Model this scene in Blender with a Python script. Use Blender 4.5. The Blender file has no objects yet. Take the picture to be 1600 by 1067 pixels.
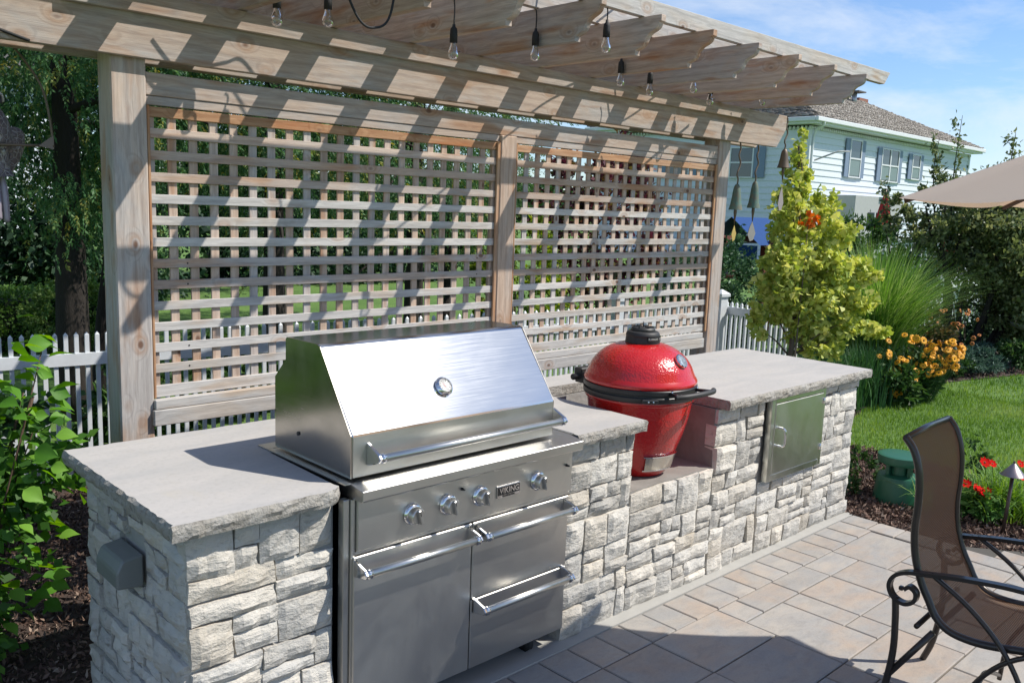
import bpy, bmesh, math, random
import numpy as np
from mathutils import Vector, Matrix, noise
random.seed(7); rng = np.random.default_rng(7)
sc = bpy.context.scene
COL = sc.collection
R = math.radians

# ------------------------------------------------------------------ camera
YAW, PITCH, ROLL = 0.764405, -0.153235, 0.037471
fv = Vector((math.sin(YAW)*math.cos(PITCH), math.cos(YAW)*math.cos(PITCH), math.sin(PITCH)))
rv = Vector((math.cos(YAW), -math.sin(YAW), 0)); uv = rv.cross(fv)
r2 = rv*math.cos(ROLL)+uv*math.sin(ROLL); u2 = -rv*math.sin(ROLL)+uv*math.cos(ROLL)
cam = bpy.data.cameras.new('camera'); cam.sensor_width = 36; cam.lens = 1367.42/1600*36
cam.clip_start = .05; cam.clip_end = 2000
co = bpy.data.objects.new('camera', cam); COL.objects.link(co)
m = Matrix((r2, u2, -fv)).transposed().to_4x4(); m.translation = Vector((-0.92546, -2.28316, 1.81884))
co.matrix_world = m; sc.camera = co

# ------------------------------------------------------------------ light
SUN = Vector((.63, -.60, 1.0)).normalized()          # towards the sun
EL = math.asin(SUN.z); AZ = math.atan2(SUN.x, SUN.y)
w = bpy.data.worlds.new("World"); sc.world = w; w.use_nodes = True
nt = w.node_tree; nt.nodes.clear()
def N(nt, t, **k):
    n = nt.nodes.new(t)
    for a, b in k.items():
        if a in n.inputs.keys() if hasattr(n, 'inputs') else False: n.inputs[a].default_value = b
        else: setattr(n, a, b)
    return n
sky = N(nt, 'ShaderNodeTexSky', sky_type='NISHITA', sun_disc=False, sun_elevation=EL, sun_rotation=AZ,
        altitude=200, air_density=1.0, dust_density=.15, ozone_density=3.2)
bg = N(nt, 'ShaderNodeBackground'); bg.inputs['Strength'].default_value = .12
out = N(nt, 'ShaderNodeOutputWorld')
tc = N(nt, 'ShaderNodeTexCoord'); mp = N(nt, 'ShaderNodeMapping'); mp.inputs['Scale'].default_value = (2.2, 2.2, 7)
mp.inputs['Location'].default_value = (.35, .1, .2); mp.inputs['Rotation'].default_value = (0, .12, .9)
nz = N(nt, 'ShaderNodeTexNoise'); nz.inputs['Scale'].default_value = 1.6; nz.inputs['Detail'].default_value = 9
nz.inputs['Roughness'].default_value = .62; nz.inputs['Distortion'].default_value = .5
cr = N(nt, 'ShaderNodeValToRGB'); cr.color_ramp.elements[0].position = .45; cr.color_ramp.elements[1].position = .86
mx = N(nt, 'ShaderNodeMixRGB'); mx.inputs[2].default_value = (6.3, 6.6, 7.0, 1)
nt.links.new(tc.outputs['Generated'], mp.inputs[0]); nt.links.new(mp.outputs[0], nz.inputs['Vector'])
nt.links.new(nz.outputs['Fac'], cr.inputs[0]); nt.links.new(cr.outputs[0], mx.inputs[0])
tn = N(nt, 'ShaderNodeMixRGB', blend_type='MULTIPLY'); tn.inputs[0].default_value = 1; tn.inputs[2].default_value = (.84, .93, 1.06, 1)
nt.links.new(sky.outputs[0], tn.inputs[1]); nt.links.new(tn.outputs[0], mx.inputs[1]); nt.links.new(mx.outputs[0], bg.inputs[0]); nt.links.new(bg.outputs[0], out.inputs[0])
sl = bpy.data.lights.new('sun', 'SUN'); sl.energy = 4.5; sl.angle = R(.5); sl.color = (1, .95, .87)
so = bpy.data.objects.new('sun', sl); COL.objects.link(so)
so.rotation_euler = (-SUN).to_track_quat('-Z', 'Y').to_euler(); so.location = (6, -6, 12)
sc.view_settings.view_transform = 'Standard'; sc.view_settings.look = 'None'
sc.view_settings.exposure = 0.33; sc.view_settings.gamma = 1; sc.view_settings.use_curve_mapping = False
try:
    sc.cycles.max_bounces = 8; sc.cycles.diffuse_bounces = 4; sc.cycles.glossy_bounces = 4
    sc.cycles.transmission_bounces = 6; sc.cycles.transparent_max_bounces = 12
    sc.cycles.caustics_reflective = False; sc.cycles.caustics_refractive = False
    sc.cycles.sample_clamp_indirect = 6; sc.cycles.sample_clamp_direct = 2.5
except Exception: pass

# ------------------------------------------------------------------ material kit
class M_:
    def __init__(s, name):
        s.m = bpy.data.materials.new(name); s.m.use_nodes = True; s.nt = s.m.node_tree
        s.b = s.nt.nodes['Principled BSDF']; s.tc = s.nt.nodes.new('ShaderNodeTexCoord')
        s.info = None
    def n(s, t): return s.nt.nodes.new(t)
    def l(s, a, b): s.nt.links.new(a, b)
    def rnd(s):
        if not s.info: s.info = s.n('ShaderNodeObjectInfo')
        return s.info.outputs['Random']
    def coord(s, scale=(1, 1, 1), rnd=True, kind='Object'):
        mp = s.n('ShaderNodeMapping'); mp.inputs['Scale'].default_value = scale
        if rnd:
            c = s.n('ShaderNodeCombineXYZ'); mu = s.n('ShaderNodeMath'); mu.operation = 'MULTIPLY'; mu.inputs[1].default_value = 37.0
            s.l(s.rnd(), mu.inputs[0])
            for i in range(3): s.l(mu.outputs[0], c.inputs[i])
            s.l(c.outputs[0], mp.inputs['Location'])
        s.l(s.tc.outputs[kind], mp.inputs[0]); return mp.outputs[0]
    def noise(s, v, scale, detail=4, rough=.55, dist=0):
        n = s.n('ShaderNodeTexNoise'); n.inputs['Scale'].default_value = scale; n.inputs['Detail'].default_value = detail
        n.inputs['Roughness'].default_value = rough; n.inputs['Distortion'].default_value = dist
        s.l(v, n.inputs['Vector']); return n.outputs['Fac']
    def vor(s, v, scale, feat='F1', out='Distance', rnd=1):
        n = s.n('ShaderNodeTexVoronoi'); n.feature = feat; n.inputs['Scale'].default_value = scale
        n.inputs['Randomness'].default_value = rnd
        s.l(v, n.inputs['Vector']); return n.outputs[out]
    def ramp(s, f, stops):
        r = s.n('ShaderNodeValToRGB'); e = r.color_ramp.elements
        while len(e) < len(stops): e.new(.5)
        for i, (p, c) in enumerate(stops):
            e[i].position = p; e[i].color = (c, c, c, 1) if isinstance(c, (int, float)) else (*c, 1)
        s.l(f, r.inputs[0]); return r.outputs[0]
    def mix(s, f, a, b, mode='MIX'):
        x = s.n('ShaderNodeMixRGB'); x.blend_type = mode
        for i, v in enumerate((f, a, b)):
            if isinstance(v, (int, float)): x.inputs[i].default_value = v if i == 0 else (v, v, v, 1)
            elif isinstance(v, tuple): x.inputs[i].default_value = (*v, 1)
            else: s.l(v, x.inputs[i])
        return x.outputs[0]
    def math(s, op, a, b=0.0):
        x = s.n('ShaderNodeMath'); x.operation = op
        for i, v in enumerate((a, b)):
            if isinstance(v, (int, float)): x.inputs[i].default_value = v
            else: s.l(v, x.inputs[i])
        return x.outputs[0]
    def hsv(s, c, h=.5, sa=1, v=1):
        x = s.n('ShaderNodeHueSaturation'); s.l(c, x.inputs['Color'])
        for k, q in (('Hue', h), ('Saturation', sa), ('Value', v)):
            if isinstance(q, (int, float)): x.inputs[k].default_value = q
            else: s.l(q, x.inputs[k])
        return x.outputs[0]
    def set(s, k, v):
        i = s.b.inputs[k]
        if isinstance(v, (int, float)): i.default_value = v
        elif isinstance(v, tuple): i.default_value = (*v, 1) if len(v) == 3 else v
        else: s.l(v, i)
        return s
    def bump(s, h, st=.3, d=.01):
        b = s.n('ShaderNodeBump'); b.inputs['Strength'].default_value = st; b.inputs['Distance'].default_value = d
        s.l(h, b.inputs['Height']); s.l(b.outputs[0], s.b.inputs['Normal']); return s
def simple(name, c, rough=.6, metal=0, **k):
    M = M_(name); v = M.coord(); f = M.noise(v, 14, 3)
    M.set('Base Color', M.mix(M.ramp(f, [(.3, 0.), (.75, .35)]), c, tuple(x*.72 for x in c))); M.set('Roughness', rough); M.set('Metallic', metal)
    for a, b in k.items(): M.set(a.replace('_', ' '), b)
    return M.m

def wood(name, tan=(.40, .29, .205), grey=(.37, .335, .30), orange=(.42, .19, .075), g0=.40, g1=.62):
    M = M_(name); v = M.coord((1, 9, 9)); v2 = M.coord((1, 1, 1)); vk = M.coord((.8, 1.25, 1.25))
    grain = M.noise(v, 6, 8, .65, 1.2); fine = M.noise(M.coord((1.5, 60, 60)), 6, 3, .6)
    big = M.noise(M.coord((1, 3, 3)), 2.2, 4, .6, .6)
    g = M.math('ADD', big, M.math('MULTIPLY', M.math('SUBTRACT', M.rnd(), .5), .26))
    c = M.mix(M.ramp(g, [(g0, 0.), (g1, 1.)]), tan, grey)
    c = M.mix(M.ramp(M.noise(M.coord((.8, 4, 4)), 3.1, 3, .5, .3), [(.54, 0.), (.70, .7)]), c, orange)
    c = M.mix(M.ramp(grain, [(.32, .62), (.62, 0.)]), c, M.hsv(c, .49, 1.1, .62))
    c = M.mix(M.ramp(fine, [(.35, .35), (.6, 0.)]), c, M.hsv(c, .5, 1, .7))
    k = M.vor(vk, 5.2)
    wv = M.n('ShaderNodeTexWave'); wv.bands_direction = 'Z'; wv.inputs['Scale'].default_value = 7; wv.inputs['Distortion'].default_value = 7; wv.inputs['Detail'].default_value = 3; wv.inputs['Detail Scale'].default_value = .8
    vv = M.n('ShaderNodeVectorMath'); vv.operation = 'ADD'; M.l(M.coord((.22, 1, 1)), vv.inputs[0]); kc = M.n('ShaderNodeCombineXYZ'); M.l(M.ramp(k, [(.0, .12), (.30, 0.)]), kc.inputs[2]); M.l(kc.outputs[0], vv.inputs[1]); M.l(vv.outputs[0], wv.inputs['Vector'])
    c = M.mix(M.ramp(wv.outputs['Fac'], [(.55, 0.), (.95, .42)]), c, M.hsv(c, .49, 1.15, .68))
    c = M.mix(M.ramp(k, [(.05, .9), (.10, 0.)]), c, (.15, .075, .045))
    c = M.mix(M.ramp(k, [(.09, 0.), (.13, .45), (.24, 0.)]), c, (.34, .18, .09))
    c = M.hsv(c, .5, 1, M.math('ADD', .86, M.math('MULTIPLY', M.rnd(), .3)))
    M.set('Base Color', c); M.set('Roughness', .82); M.set('Specular IOR Level', .25)
    M.bump(M.math('ADD', M.math('MULTIPLY', grain, .7), M.math('MULTIPLY', fine, .5)), .35, .004); return M.m
WOOD = wood('weathered_cedar', (.54, .43, .345), (.49, .45, .415), (.45, .25, .13), .36, .60); WOODW = wood('warm_cedar', (.58, .44, .335), (.53, .45, .385), (.47, .23, .10), .44, .72); WOODO = wood('orange_cedar', (.46, .27, .15), (.44, .33, .24), (.42, .15, .05), .55, .85)
WOODG = wood('bleached_cedar', (.57, .51, .44), (.56, .535, .50), (.46, .33, .21), .34, .5)

def limestone(name, a=(.62, .58, .51), b=(.50, .485, .45), buff=(.56, .46, .32)):
    M = M_(name); v = M.coord((1, 1, 1), True)
    n1 = M.noise(v, 5, 5, .6); n2 = M.noise(M.coord((1, 1, 2.2)), 24, 6, .65, .4); n3 = M.noise(v, 90, 3, .6)
    c = M.mix(M.ramp(n1, [(.36, 0.), (.62, 1.)]), a, b)
    r = M.rnd()
    c = M.mix(M.ramp(M.math('ADD', M.math('MULTIPLY', r, .55), M.math('MULTIPLY', n1, .6)), [(.70, 0.), (.95, .5)]), c, buff)
    c = M.mix(M.ramp(n2, [(.30, .55), (.45, 0.)]), c, (.22, .21, .19))
    c = M.mix(M.ramp(M.noise(v, 11, 4, .7, 1.), [(.62, 0.), (.72, .35)]), c, (.30, .25, .17))
    c = M.hsv(c, .5, 1, M.math('ADD', .80, M.math('MULTIPLY', M.math('FRACT', M.math('MULTIPLY', r, 13.7)), .34)))
    M.set('Base Color', c); M.set('Roughness', .9); M.set('Specular IOR Level', .2)
    M.bump(M.math('ADD', n2, M.math('MULTIPLY', n3, .35)), .75, .014); return M.m
STONE = limestone('rock_faced_limestone')
def slabmat():
    M = M_('honed_limestone'); v = M.coord(rnd=False); n1 = M.noise(M.coord((1, 3.2, 1), False), 2.6, 6, .6, .5)
    n2 = M.noise(v, 60, 4, .6); n3 = M.noise(M.coord((2, 1, 1), False), 7, 5, .65, .3)
    c = M.mix(M.ramp(n1, [(.3, 0.), (.7, 1.)]), (.475, .450, .42), (.395, .385, .37))
    c = M.mix(M.ramp(n3, [(.55, 0.), (.75, .4)]), c, (.45, .41, .34))
    c = M.mix(M.ramp(n2, [(.3, .25), (.5, 0.)]), c, (.28, .27, .25))
    M.set('Base Color', c); M.set('Roughness', .78); M.set('Specular IOR Level', .3); M.bump(n2, .15, .002); return M.m
SLAB = slabmat()
def slabedge():
    M = M_('rock_faced_edge'); v = M.coord(rnd=False); n2 = M.noise(v, 38, 7, .7); n1 = M.noise(v, 9, 3)
    c = M.mix(M.ramp(n1, [(.35, 0.), (.65, 1.)]), (.46, .44, .40), (.40, .365, .31))
    c = M.mix(M.ramp(n2, [(.36, .7), (.5, 0.)]), c, (.20, .185, .16))
    M.set('Base Color', c); M.set('Roughness', .95); M.bump(n2, 1, .02); return M.m
SLABE = slabedge()
def mortar():
    M = M_('mortar'); v = M.coord(rnd=False); n = M.noise(v, 30, 5, .6)
    M.set('Base Color', M.mix(n, (.27, .26, .235), (.41, .39, .36))); M.set('Roughness', .95); M.bump(n, .5, .01); return M.m
MORTAR = mortar()
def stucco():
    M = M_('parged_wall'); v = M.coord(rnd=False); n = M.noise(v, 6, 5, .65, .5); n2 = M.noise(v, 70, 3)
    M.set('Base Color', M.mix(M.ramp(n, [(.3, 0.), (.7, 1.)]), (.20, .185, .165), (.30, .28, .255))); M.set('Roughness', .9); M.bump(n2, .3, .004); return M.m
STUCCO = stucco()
def paver():
    M = M_('concrete_paver'); v = M.coord(); r = M.rnd(); n1 = M.noise(M.coord((1, 2.5, 1)), 4, 5, .6, .6); n2 = M.noise(v, 120, 3, .6)
    c = M.mix(M.ramp(n1, [(.34, 0.), (.62, 1.)]), (.41, .375, .33), (.34, .33, .315))
    f = M.math('ADD', M.math('MULTIPLY', r, .2), M.math('MULTIPLY', M.noise(M.coord((1, 1.6, 1)), 3.2, 4, .6, .8), .9))
    c = M.mix(M.ramp(f, [(.50, 0.), (.74, .6)]), c, (.43, .32, .235))
    c = M.mix(M.ramp(M.noise(M.coord((1, 2, 1)), 9, 6, .7, .5), [(.34, .4), (.52, 0.)]), c, (.24, .23, .215))
    c = M.mix(M.ramp(n2, [(.3, .25), (.5, 0.)]), c, (.22, .21, .20))
    c = M.hsv(c, .5, 1, M.math('ADD', .88, M.math('MULTIPLY', M.math('FRACT', M.math('MULTIPLY', r, 9.1)), .12)))
    M.set('Base Color', c); M.set('Roughness', .85); M.set('Specular IOR Level', .3)
    M.bump(M.math('ADD', n1, M.math('MULTIPLY', n2, .25)), .45, .006); return M.m
PAVER = paver()
def steel(name, col=(.60, .60, .59), rough=.26, axis=(1, 90, 90), aniso=.0, smudge=1, bmp=.05):
    M = M_(name); br = M.noise(M.coord(axis), 5, 3, .6); sm = M.noise(M.coord(), 3.5, 6, .65, .6); sp = M.noise(M.coord(), 90, 2, .5)
    c = M.mix(M.ramp(sm, [(.35, 0.), (.7, .45*smudge)]), col, tuple(x*.80 for x in col))
    M.set('Base Color', c); M.set('Metallic', 1)
    M.set('Roughness', M.math('ADD', M.math('ADD', rough-.06, M.math('MULTIPLY', br, .1)), M.math('MULTIPLY', M.ramp(sm, [(.4, 0.), (.75, 1.)]), .12*smudge)))
    
    if bmp: M.bump(br, bmp, .0002)
    return M.m
STEEL = steel('brushed_stainless', (.62, .61, .58), .33); STEELH = steel('hood_stainless', (.70, .69, .67), .12, smudge=.12, bmp=0); STEELV = steel('vertical_brushed_stainless', (.66, .65, .62), .36, (90, 90, 1)); STEELA = steel('access_door_stainless', (.70, .70, .64), .30, (90, 90, 1))
CHROME = steel('polished_chrome', (.75, .75, .76), .10, smudge=.2); DSTEEL = steel('dark_stainless', (.30, .30, .30), .3)
def redglaze(bumpy=True):
    M = M_('red_ceramic_glaze' if bumpy else 'smooth_red_glaze'); v = M.coord(rnd=False)
    M.set('Base Color', (.52, .012, .012)); M.set('Roughness', .22); M.set('Coat Weight', .6); M.set('Coat Roughness', .12)
    if bumpy:
        d = M.vor(v, 115, 'SMOOTH_F1'); M.bump(M.math('SUBTRACT', 1, d), .42, .005)
    return M.m
RED = redglaze(); REDS = redglaze(False)
BLACKP = simple('black_coated_metal', (.022, .022, .024), .42); BLACKI = simple('cast_iron', (.028, .027, .026), .55); RUBBER = simple('black_rubber', (.015, .015, .015), .7)
WHITED = simple('white_dial', (.78, .78, .76), .35); BLACKINK = simple('black_ink', (.01, .01, .01), .6)
def glass(name='clear_glass', tint=(1, 1, 1)):
    m = bpy.data.materials.new(name); m.use_nodes = True; nt = m.node_tree; nt.nodes.clear()
    t = nt.nodes.new('ShaderNodeBsdfTransparent'); t.inputs[0].default_value = (*[x*.93 for x in tint], 1)
    g = nt.nodes.new('ShaderNodeBsdfGlossy'); g.inputs['Roughness'].default_value = .03
    f = nt.nodes.new('ShaderNodeFresnel'); f.inputs[0].default_value = 1.5; mx = nt.nodes.new('ShaderNodeMixShader'); o = nt.nodes.new('ShaderNodeOutputMaterial')
    mm = nt.nodes.new('ShaderNodeMath'); mm.operation = 'MULTIPLY_ADD'; mm.inputs[1].default_value = 1.2; mm.inputs[2].default_value = .05
    nt.links.new(f.outputs[0], mm.inputs[0]); nt.links.new(mm.outputs[0], mx.inputs[0])
    nt.links.new(t.outputs[0], mx.inputs[1]); nt.links.new(g.outputs[0], mx.inputs[2]); nt.links.new(mx.outputs[0], o.inputs[0]); return m
GLASS = glass()
def leafmat(name, c0, c1, c2, trans=.35, rough=.55, spec=.4):
    """colour runs over three leaf tones by a per-leaf attribute"""
    M = M_(name); a = M.n('ShaderNodeAttribute'); a.attribute_name = 'rnd'
    c = M.ramp(a.outputs['Fac'], [(.0, c0), (.55, c1), (1., c2)])
    M.set('Base Color', c); M.set('Roughness', rough); M.set('Specular IOR Level', spec)
    tr = M.n('ShaderNodeBsdfTranslucent'); M.l(M.hsv(c, .485, 1.15, 1.25), tr.inputs[0])
    mx = M.n('ShaderNodeMixShader'); mx.inputs[0].default_value = trans; o = M.nt.nodes['Material Output']
    M.l(M.b.outputs[0], mx.inputs[1]); M.l(tr.outputs[0], mx.inputs[2]); M.l(mx.outputs[0], o.inputs[0]); return M.m
CEDARL = leafmat('cedar_spray', (.04, .11, .045), (.11, .24, .085), (.42, .37, .08), .38)
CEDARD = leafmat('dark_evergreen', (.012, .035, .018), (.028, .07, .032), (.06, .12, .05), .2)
GINKGO = leafmat('ginkgo_leaf', (.26, .36, .07), (.56, .62, .15), (.75, .74, .26), .38)
GRASSB = leafmat('ornamental_grass_blade', (.07, .17, .03), (.19, .36, .07), (.42, .52, .20), .4)
IRISB = leafmat('iris_blade', (.03, .08, .03), (.05, .14, .045), (.09, .2, .06), .3)
SHRUBL = leafmat('bright_shrub_leaf', (.07, .20, .02), (.13, .33, .03), (.24, .46, .06), .45)
MIDL = leafmat('shrub_leaf', (.025, .065, .02), (.05, .12, .03), (.10, .18, .05), .3)
OLIVEL = leafmat('olive_leaf', (.07, .10, .04), (.17, .22, .08), (.40, .42, .20), .38, .4)
PLUML = leafmat('plum_leaf', (.07, .022, .03), (.13, .035, .045), (.16, .14, .04), .3)
BLUEL = leafmat('blue_spruce_needle', (.04, .085, .06), (.08, .15, .11), (.14, .22, .17), .2)
LAWNB = leafmat('lawn_blade', (.11, .22, .035), (.20, .34, .06), (.33, .43, .12), .35)
YELP = leafmat('golden_petal', (.62, .25, .01), (.80, .36, .012), (.85, .48, .03), .3)
ORP = leafmat('orange_petal', (.55, .13, .015), (.75, .2, .02), (.8, .3, .03), .3); REDP = leafmat('red_petal', (.5, .01, .015), (.75, .02, .02), (.8, .08, .06), .3)
def bark(name='bark', a=(.10, .075, .055), b=(.20, .165, .13)):
    M = M_(name); n = M.noise(M.coord((1, 1, .2), False), 40, 5, .7, .5); M.set('Base Color', M.mix(n, a, b)); M.set('Roughness', .95); M.bump(n, .8, .02); return M.m
BARK = bark(); BARKD = bark('dark_bark', (.016, .013, .011), (.042, .033, .026))
WHITEV = simple('white_vinyl', (.74, .77, .79), .45); GUTTERW = simple('white_trim', (.74, .755, .77), .6)
SIDING = simple('pale_siding', (.70, .74, .80), .7); SHUTTER = simple('slate_blue_shutter', (.20, .26, .36), .6)
PANE = simple('window_glass', (.035, .05, .055), .06, 0, Specular_IOR_Level=.9)
def shingle():
    M = M_('cedar_shingle'); a = M.n('ShaderNodeAttribute'); a.attribute_name = 'rnd'
    c = M.ramp(a.outputs['Fac'], [(0., (.11, .095, .08)), (.5, (.27, .24, .21)), (1., (.48, .45, .40))]); M.set('Base Color', c); M.set('Roughness', .95); return M.m
SHINGLE = shingle()

# ------------------------------------------------------------------ object kit
def link(name, me, mat=None, parent=None, loc=(0, 0, 0), rot=None, smooth=False):
    o = bpy.data.objects.new(name, me); COL.objects.link(o); o.location = loc
    if rot is not None: o.rotation_euler = rot
    if mat is not None and len(me.materials) == 0:
        for x in (mat if isinstance(mat, (list, tuple)) else [mat]): me.materials.append(x)
    if parent is not None: o.parent = parent
    if smooth: me.shade_smooth()
    return o
def thing(name, label, cat, loc=(0, 0, 0), group=None, rz=0):
    o = bpy.data.objects.new(name, None); o.empty_display_size = .2; COL.objects.link(o); o.location = loc; o.rotation_euler = (0, 0, rz)
    o['label'] = label; o['category'] = cat
    if group: o['group'] = group
    return o
def tag(o, label, cat, group=None):
    o['label'] = label; o['category'] = cat
    if group: o['group'] = group
    return o
def struct(o): o['kind'] = 'structure'; return o
def stuff(o): o['kind'] = 'stuff'; return o
def mesh(name, v, f, uvs=None):
    me = bpy.data.meshes.new(name); me.from_pydata([tuple(a) for a in v], [], f); me.update(); return me
def bm_mesh(name, bm):
    bmesh.ops.recalc_face_normals(bm, faces=bm.faces); me = bpy.data.meshes.new(name); bm.to_mesh(me); bm.free(); return me
def cubem(bm, sx, sy, sz, c=(0, 0, 0), rot=None):
    r = bmesh.ops.create_cube(bm, size=1); vs = r['verts']
    bmesh.ops.scale(bm, vec=(sx, sy, sz), verts=vs)
    if rot is not None: bmesh.ops.rotate(bm, cent=(0, 0, 0), matrix=rot, verts=vs)
    bmesh.ops.translate(bm, vec=c, verts=vs); return vs
def bev(bm, w=.003, seg=1):
    bmesh.ops.bevel(bm, geom=list(bm.edges), offset=w, segments=seg, affect='EDGES', profile=.5)
def off(parent):      # parents here are never rotated: local = world - parent
    return Vector(parent.location) if parent is not None else Vector()
def box(name, x0, x1, y0, y1, z0, z1, mat, parent=None, axis='x', bv=.003):
    """board whose grain runs along its local X"""
    sx, sy, sz = abs(x1-x0), abs(y1-y0), abs(z1-z0); c = Vector(((x0+x1)/2, (y0+y1)/2, (z0+z1)/2))
    if axis == 'x': d = (sx, sy, sz); rot = (0, 0, 0)
    elif axis == 'y': d = (sy, sx, sz); rot = (0, 0, R(90))
    else: d = (sz, sy, sx); rot = (0, R(-90), 0)
    bm = bmesh.new(); cubem(bm, *d)
    if bv: bev(bm, min(bv, min(d)*.3))
    me = bm_mesh(name, bm); return link(name, me, mat, parent, c-off(parent), rot)
def prism(name, pts, plane, a0, a1, mat, parent=None, bv=0, smooth=False, axis=None):
    """extrude polygon pts; plane 'yz' extrudes along x, 'xy' along z, 'xz' along y"""
    bm = bmesh.new(); vs = []
    for (p, q) in pts:
        vs.append(bm.verts.new({'yz': (a0, p, q), 'xy': (p, q, a0), 'xz': (p, a0, q)}[plane]))
    f = bm.faces.new(vs); r = bmesh.ops.extrude_face_region(bm, geom=[f])
    d = {'yz': (a1-a0, 0, 0), 'xy': (0, 0, a1-a0), 'xz': (0, a1-a0, 0)}[plane]
    bmesh.ops.translate(bm, vec=d, verts=[e for e in r['geom'] if isinstance(e, bmesh.types.BMVert)])
    if bv: bmesh.ops.recalc_face_normals(bm, faces=bm.faces); bev(bm, bv)
    xs = Vector((0, 0, 0))
    for v in bm.verts: xs += v.co
    xs /= len(bm.verts); rot = None
    bmesh.ops.translate(bm, vec=-xs, verts=bm.verts)
    if axis == 'y':     # grain along y: put y on local x
        bmesh.ops.rotate(bm, cent=(0, 0, 0), matrix=Matrix.Rotation(R(-90), 3, 'Z'), verts=bm.verts); rot = (0, 0, R(90))
    me = bm_mesh(name, bm); return link(name, me, mat, parent, xs-off(parent), rot, smooth)
def lathe_me(name, prof, n=48, cap=True):
    v = []; f = []
    for (r, z) in prof:
        for i in range(n): a = 2*math.pi*i/n; v.append((r*math.cos(a), r*math.sin(a), z))
    for j in range(len(prof)-1):
        for i in range(n): k = (i+1) % n; f.append((j*n+i, j*n+k, (j+1)*n+k, (j+1)*n+i))
    if cap:
        if prof[0][0] > 1e-4: f.append(tuple(range(n))[::-1])
        if prof[-1][0] > 1e-4: f.append(tuple(range((len(prof)-1)*n, len(prof)*n)))
    me = mesh(name, v, f); return me
def lathe(name, prof, mat, parent=None, loc=(0, 0, 0), n=48, rot=None, smooth=True):
    o = link(name, lathe_me(name, prof, n), mat, parent, Vector(loc)-off(parent), rot)
    if smooth:
        o.data.shade_smooth()
        try: o.data.set_sharp_from_angle(angle=R(38))
        except Exception: pass
    return o
def tube_me(name, pts, r, n=8, flat=None):
    """round tube through pts; r number or list. flat=(w,h) gives a rectangular bar"""
    pts = [Vector(p) for p in pts]; k = len(pts); rs = r if isinstance(r, (list, tuple)) else [r]*k
    v = []; f = []; up = Vector((0, 0, 1)); prev = None
    for i, p in enumerate(pts):
        t = (pts[min(i+1, k-1)]-pts[max(i-1, 0)]).normalized()
        if prev is None: s = t.cross(up);  s = t.cross(Vector((1, 0, 0))) if s.length < .05 else s
        else: s = prev-t*prev.dot(t)
        s.normalize(); prev = s; q = s.cross(t)
        for j in range(n):
            a = 2*math.pi*(j+.5)/n
            if flat: x = (1 if math.cos(a) > 0 else -1)*flat[0]/2; y = (1 if math.sin(a) > 0 else -1)*flat[1]/2
            else: x = math.cos(a)*rs[i]; y = math.sin(a)*rs[i]
            v.append(p+s*x+q*y)
    for i in range(k-1):
        for j in range(n): j2 = (j+1) % n; f.append((i*n+j, i*n+j2, (i+1)*n+j2, (i+1)*n+j))
    f.append(tuple(range(n))[::-1]); f.append(tuple(range((k-1)*n, k*n))); return mesh(name, v, f)
def tube(name, pts, r, mat, parent=None, n=8, flat=None, smooth=True):
    o0 = off(parent); me = tube_me(name, [Vector(p)-o0 for p in pts], r, 4 if flat else n, flat)
    return link(name, me, mat, parent, (0, 0, 0), None, smooth and not flat)
def bez(p, n=8):
    """Catmull-Rom through points"""
    p = [Vector(a) for a in p]; q = [p[0]]+p+[p[-1]]; o = []
    for i in range(1, len(q)-2):
        for j in range(n):
            t = j/n; a, b, c, d = q[i-1], q[i], q[i+1], q[i+2]
            o.append(.5*((2*b)+(-a+c)*t+(2*a-5*b+4*c-d)*t*t+(-a+3*b-3*c+d)*t**3))
    o.append(p[-1]); return o
def text(name, s, size, mat, parent, loc, rot, depth=.0008, bold=0):
    cu = bpy.data.curves.new(name, 'FONT'); cu.body = s; cu.size = size; cu.extrude = depth; cu.align_x = 'CENTER'; cu.align_y = 'CENTER'; cu.offset = bold
    t = bpy.data.objects.new(name, cu); COL.objects.link(t)
    dg = bpy.context.evaluated_depsgraph_get(); me = bpy.data.meshes.new_from_object(t.evaluated_get(dg))
    bpy.data.objects.remove(t); return link(name, me, mat, parent, Vector(loc)-off(parent), rot)
# ---- leaves, blades: one mesh of many real leaves, built with numpy
def raw(name, V, F, rnd, mat, parent=None, sides=4):
    me = bpy.data.meshes.new(name); nv = len(V); nf = len(F)
    me.vertices.add(nv); me.vertices.foreach_set('co', V.astype(np.float32).ravel())
    me.loops.add(nf*sides); me.loops.foreach_set('vertex_index', F.astype(np.int32).ravel())
    me.polygons.add(nf); me.polygons.foreach_set('loop_start', np.arange(0, nf*sides, sides, dtype=np.int32))
    me.update(calc_edges=True)
    at = me.attributes.new('rnd', 'FLOAT', 'FACE'); at.data.foreach_set('value', np.repeat(rnd, nf//len(rnd)).astype(np.float32))
    me.materials.append(mat); o = bpy.data.objects.new(name, me); COL.objects.link(o)
    if parent is not None: o.parent = parent; o.location = -off(parent)
    return o
def unit(a): return a/np.maximum(np.linalg.norm(a, axis=1, keepdims=True), 1e-6)
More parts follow.
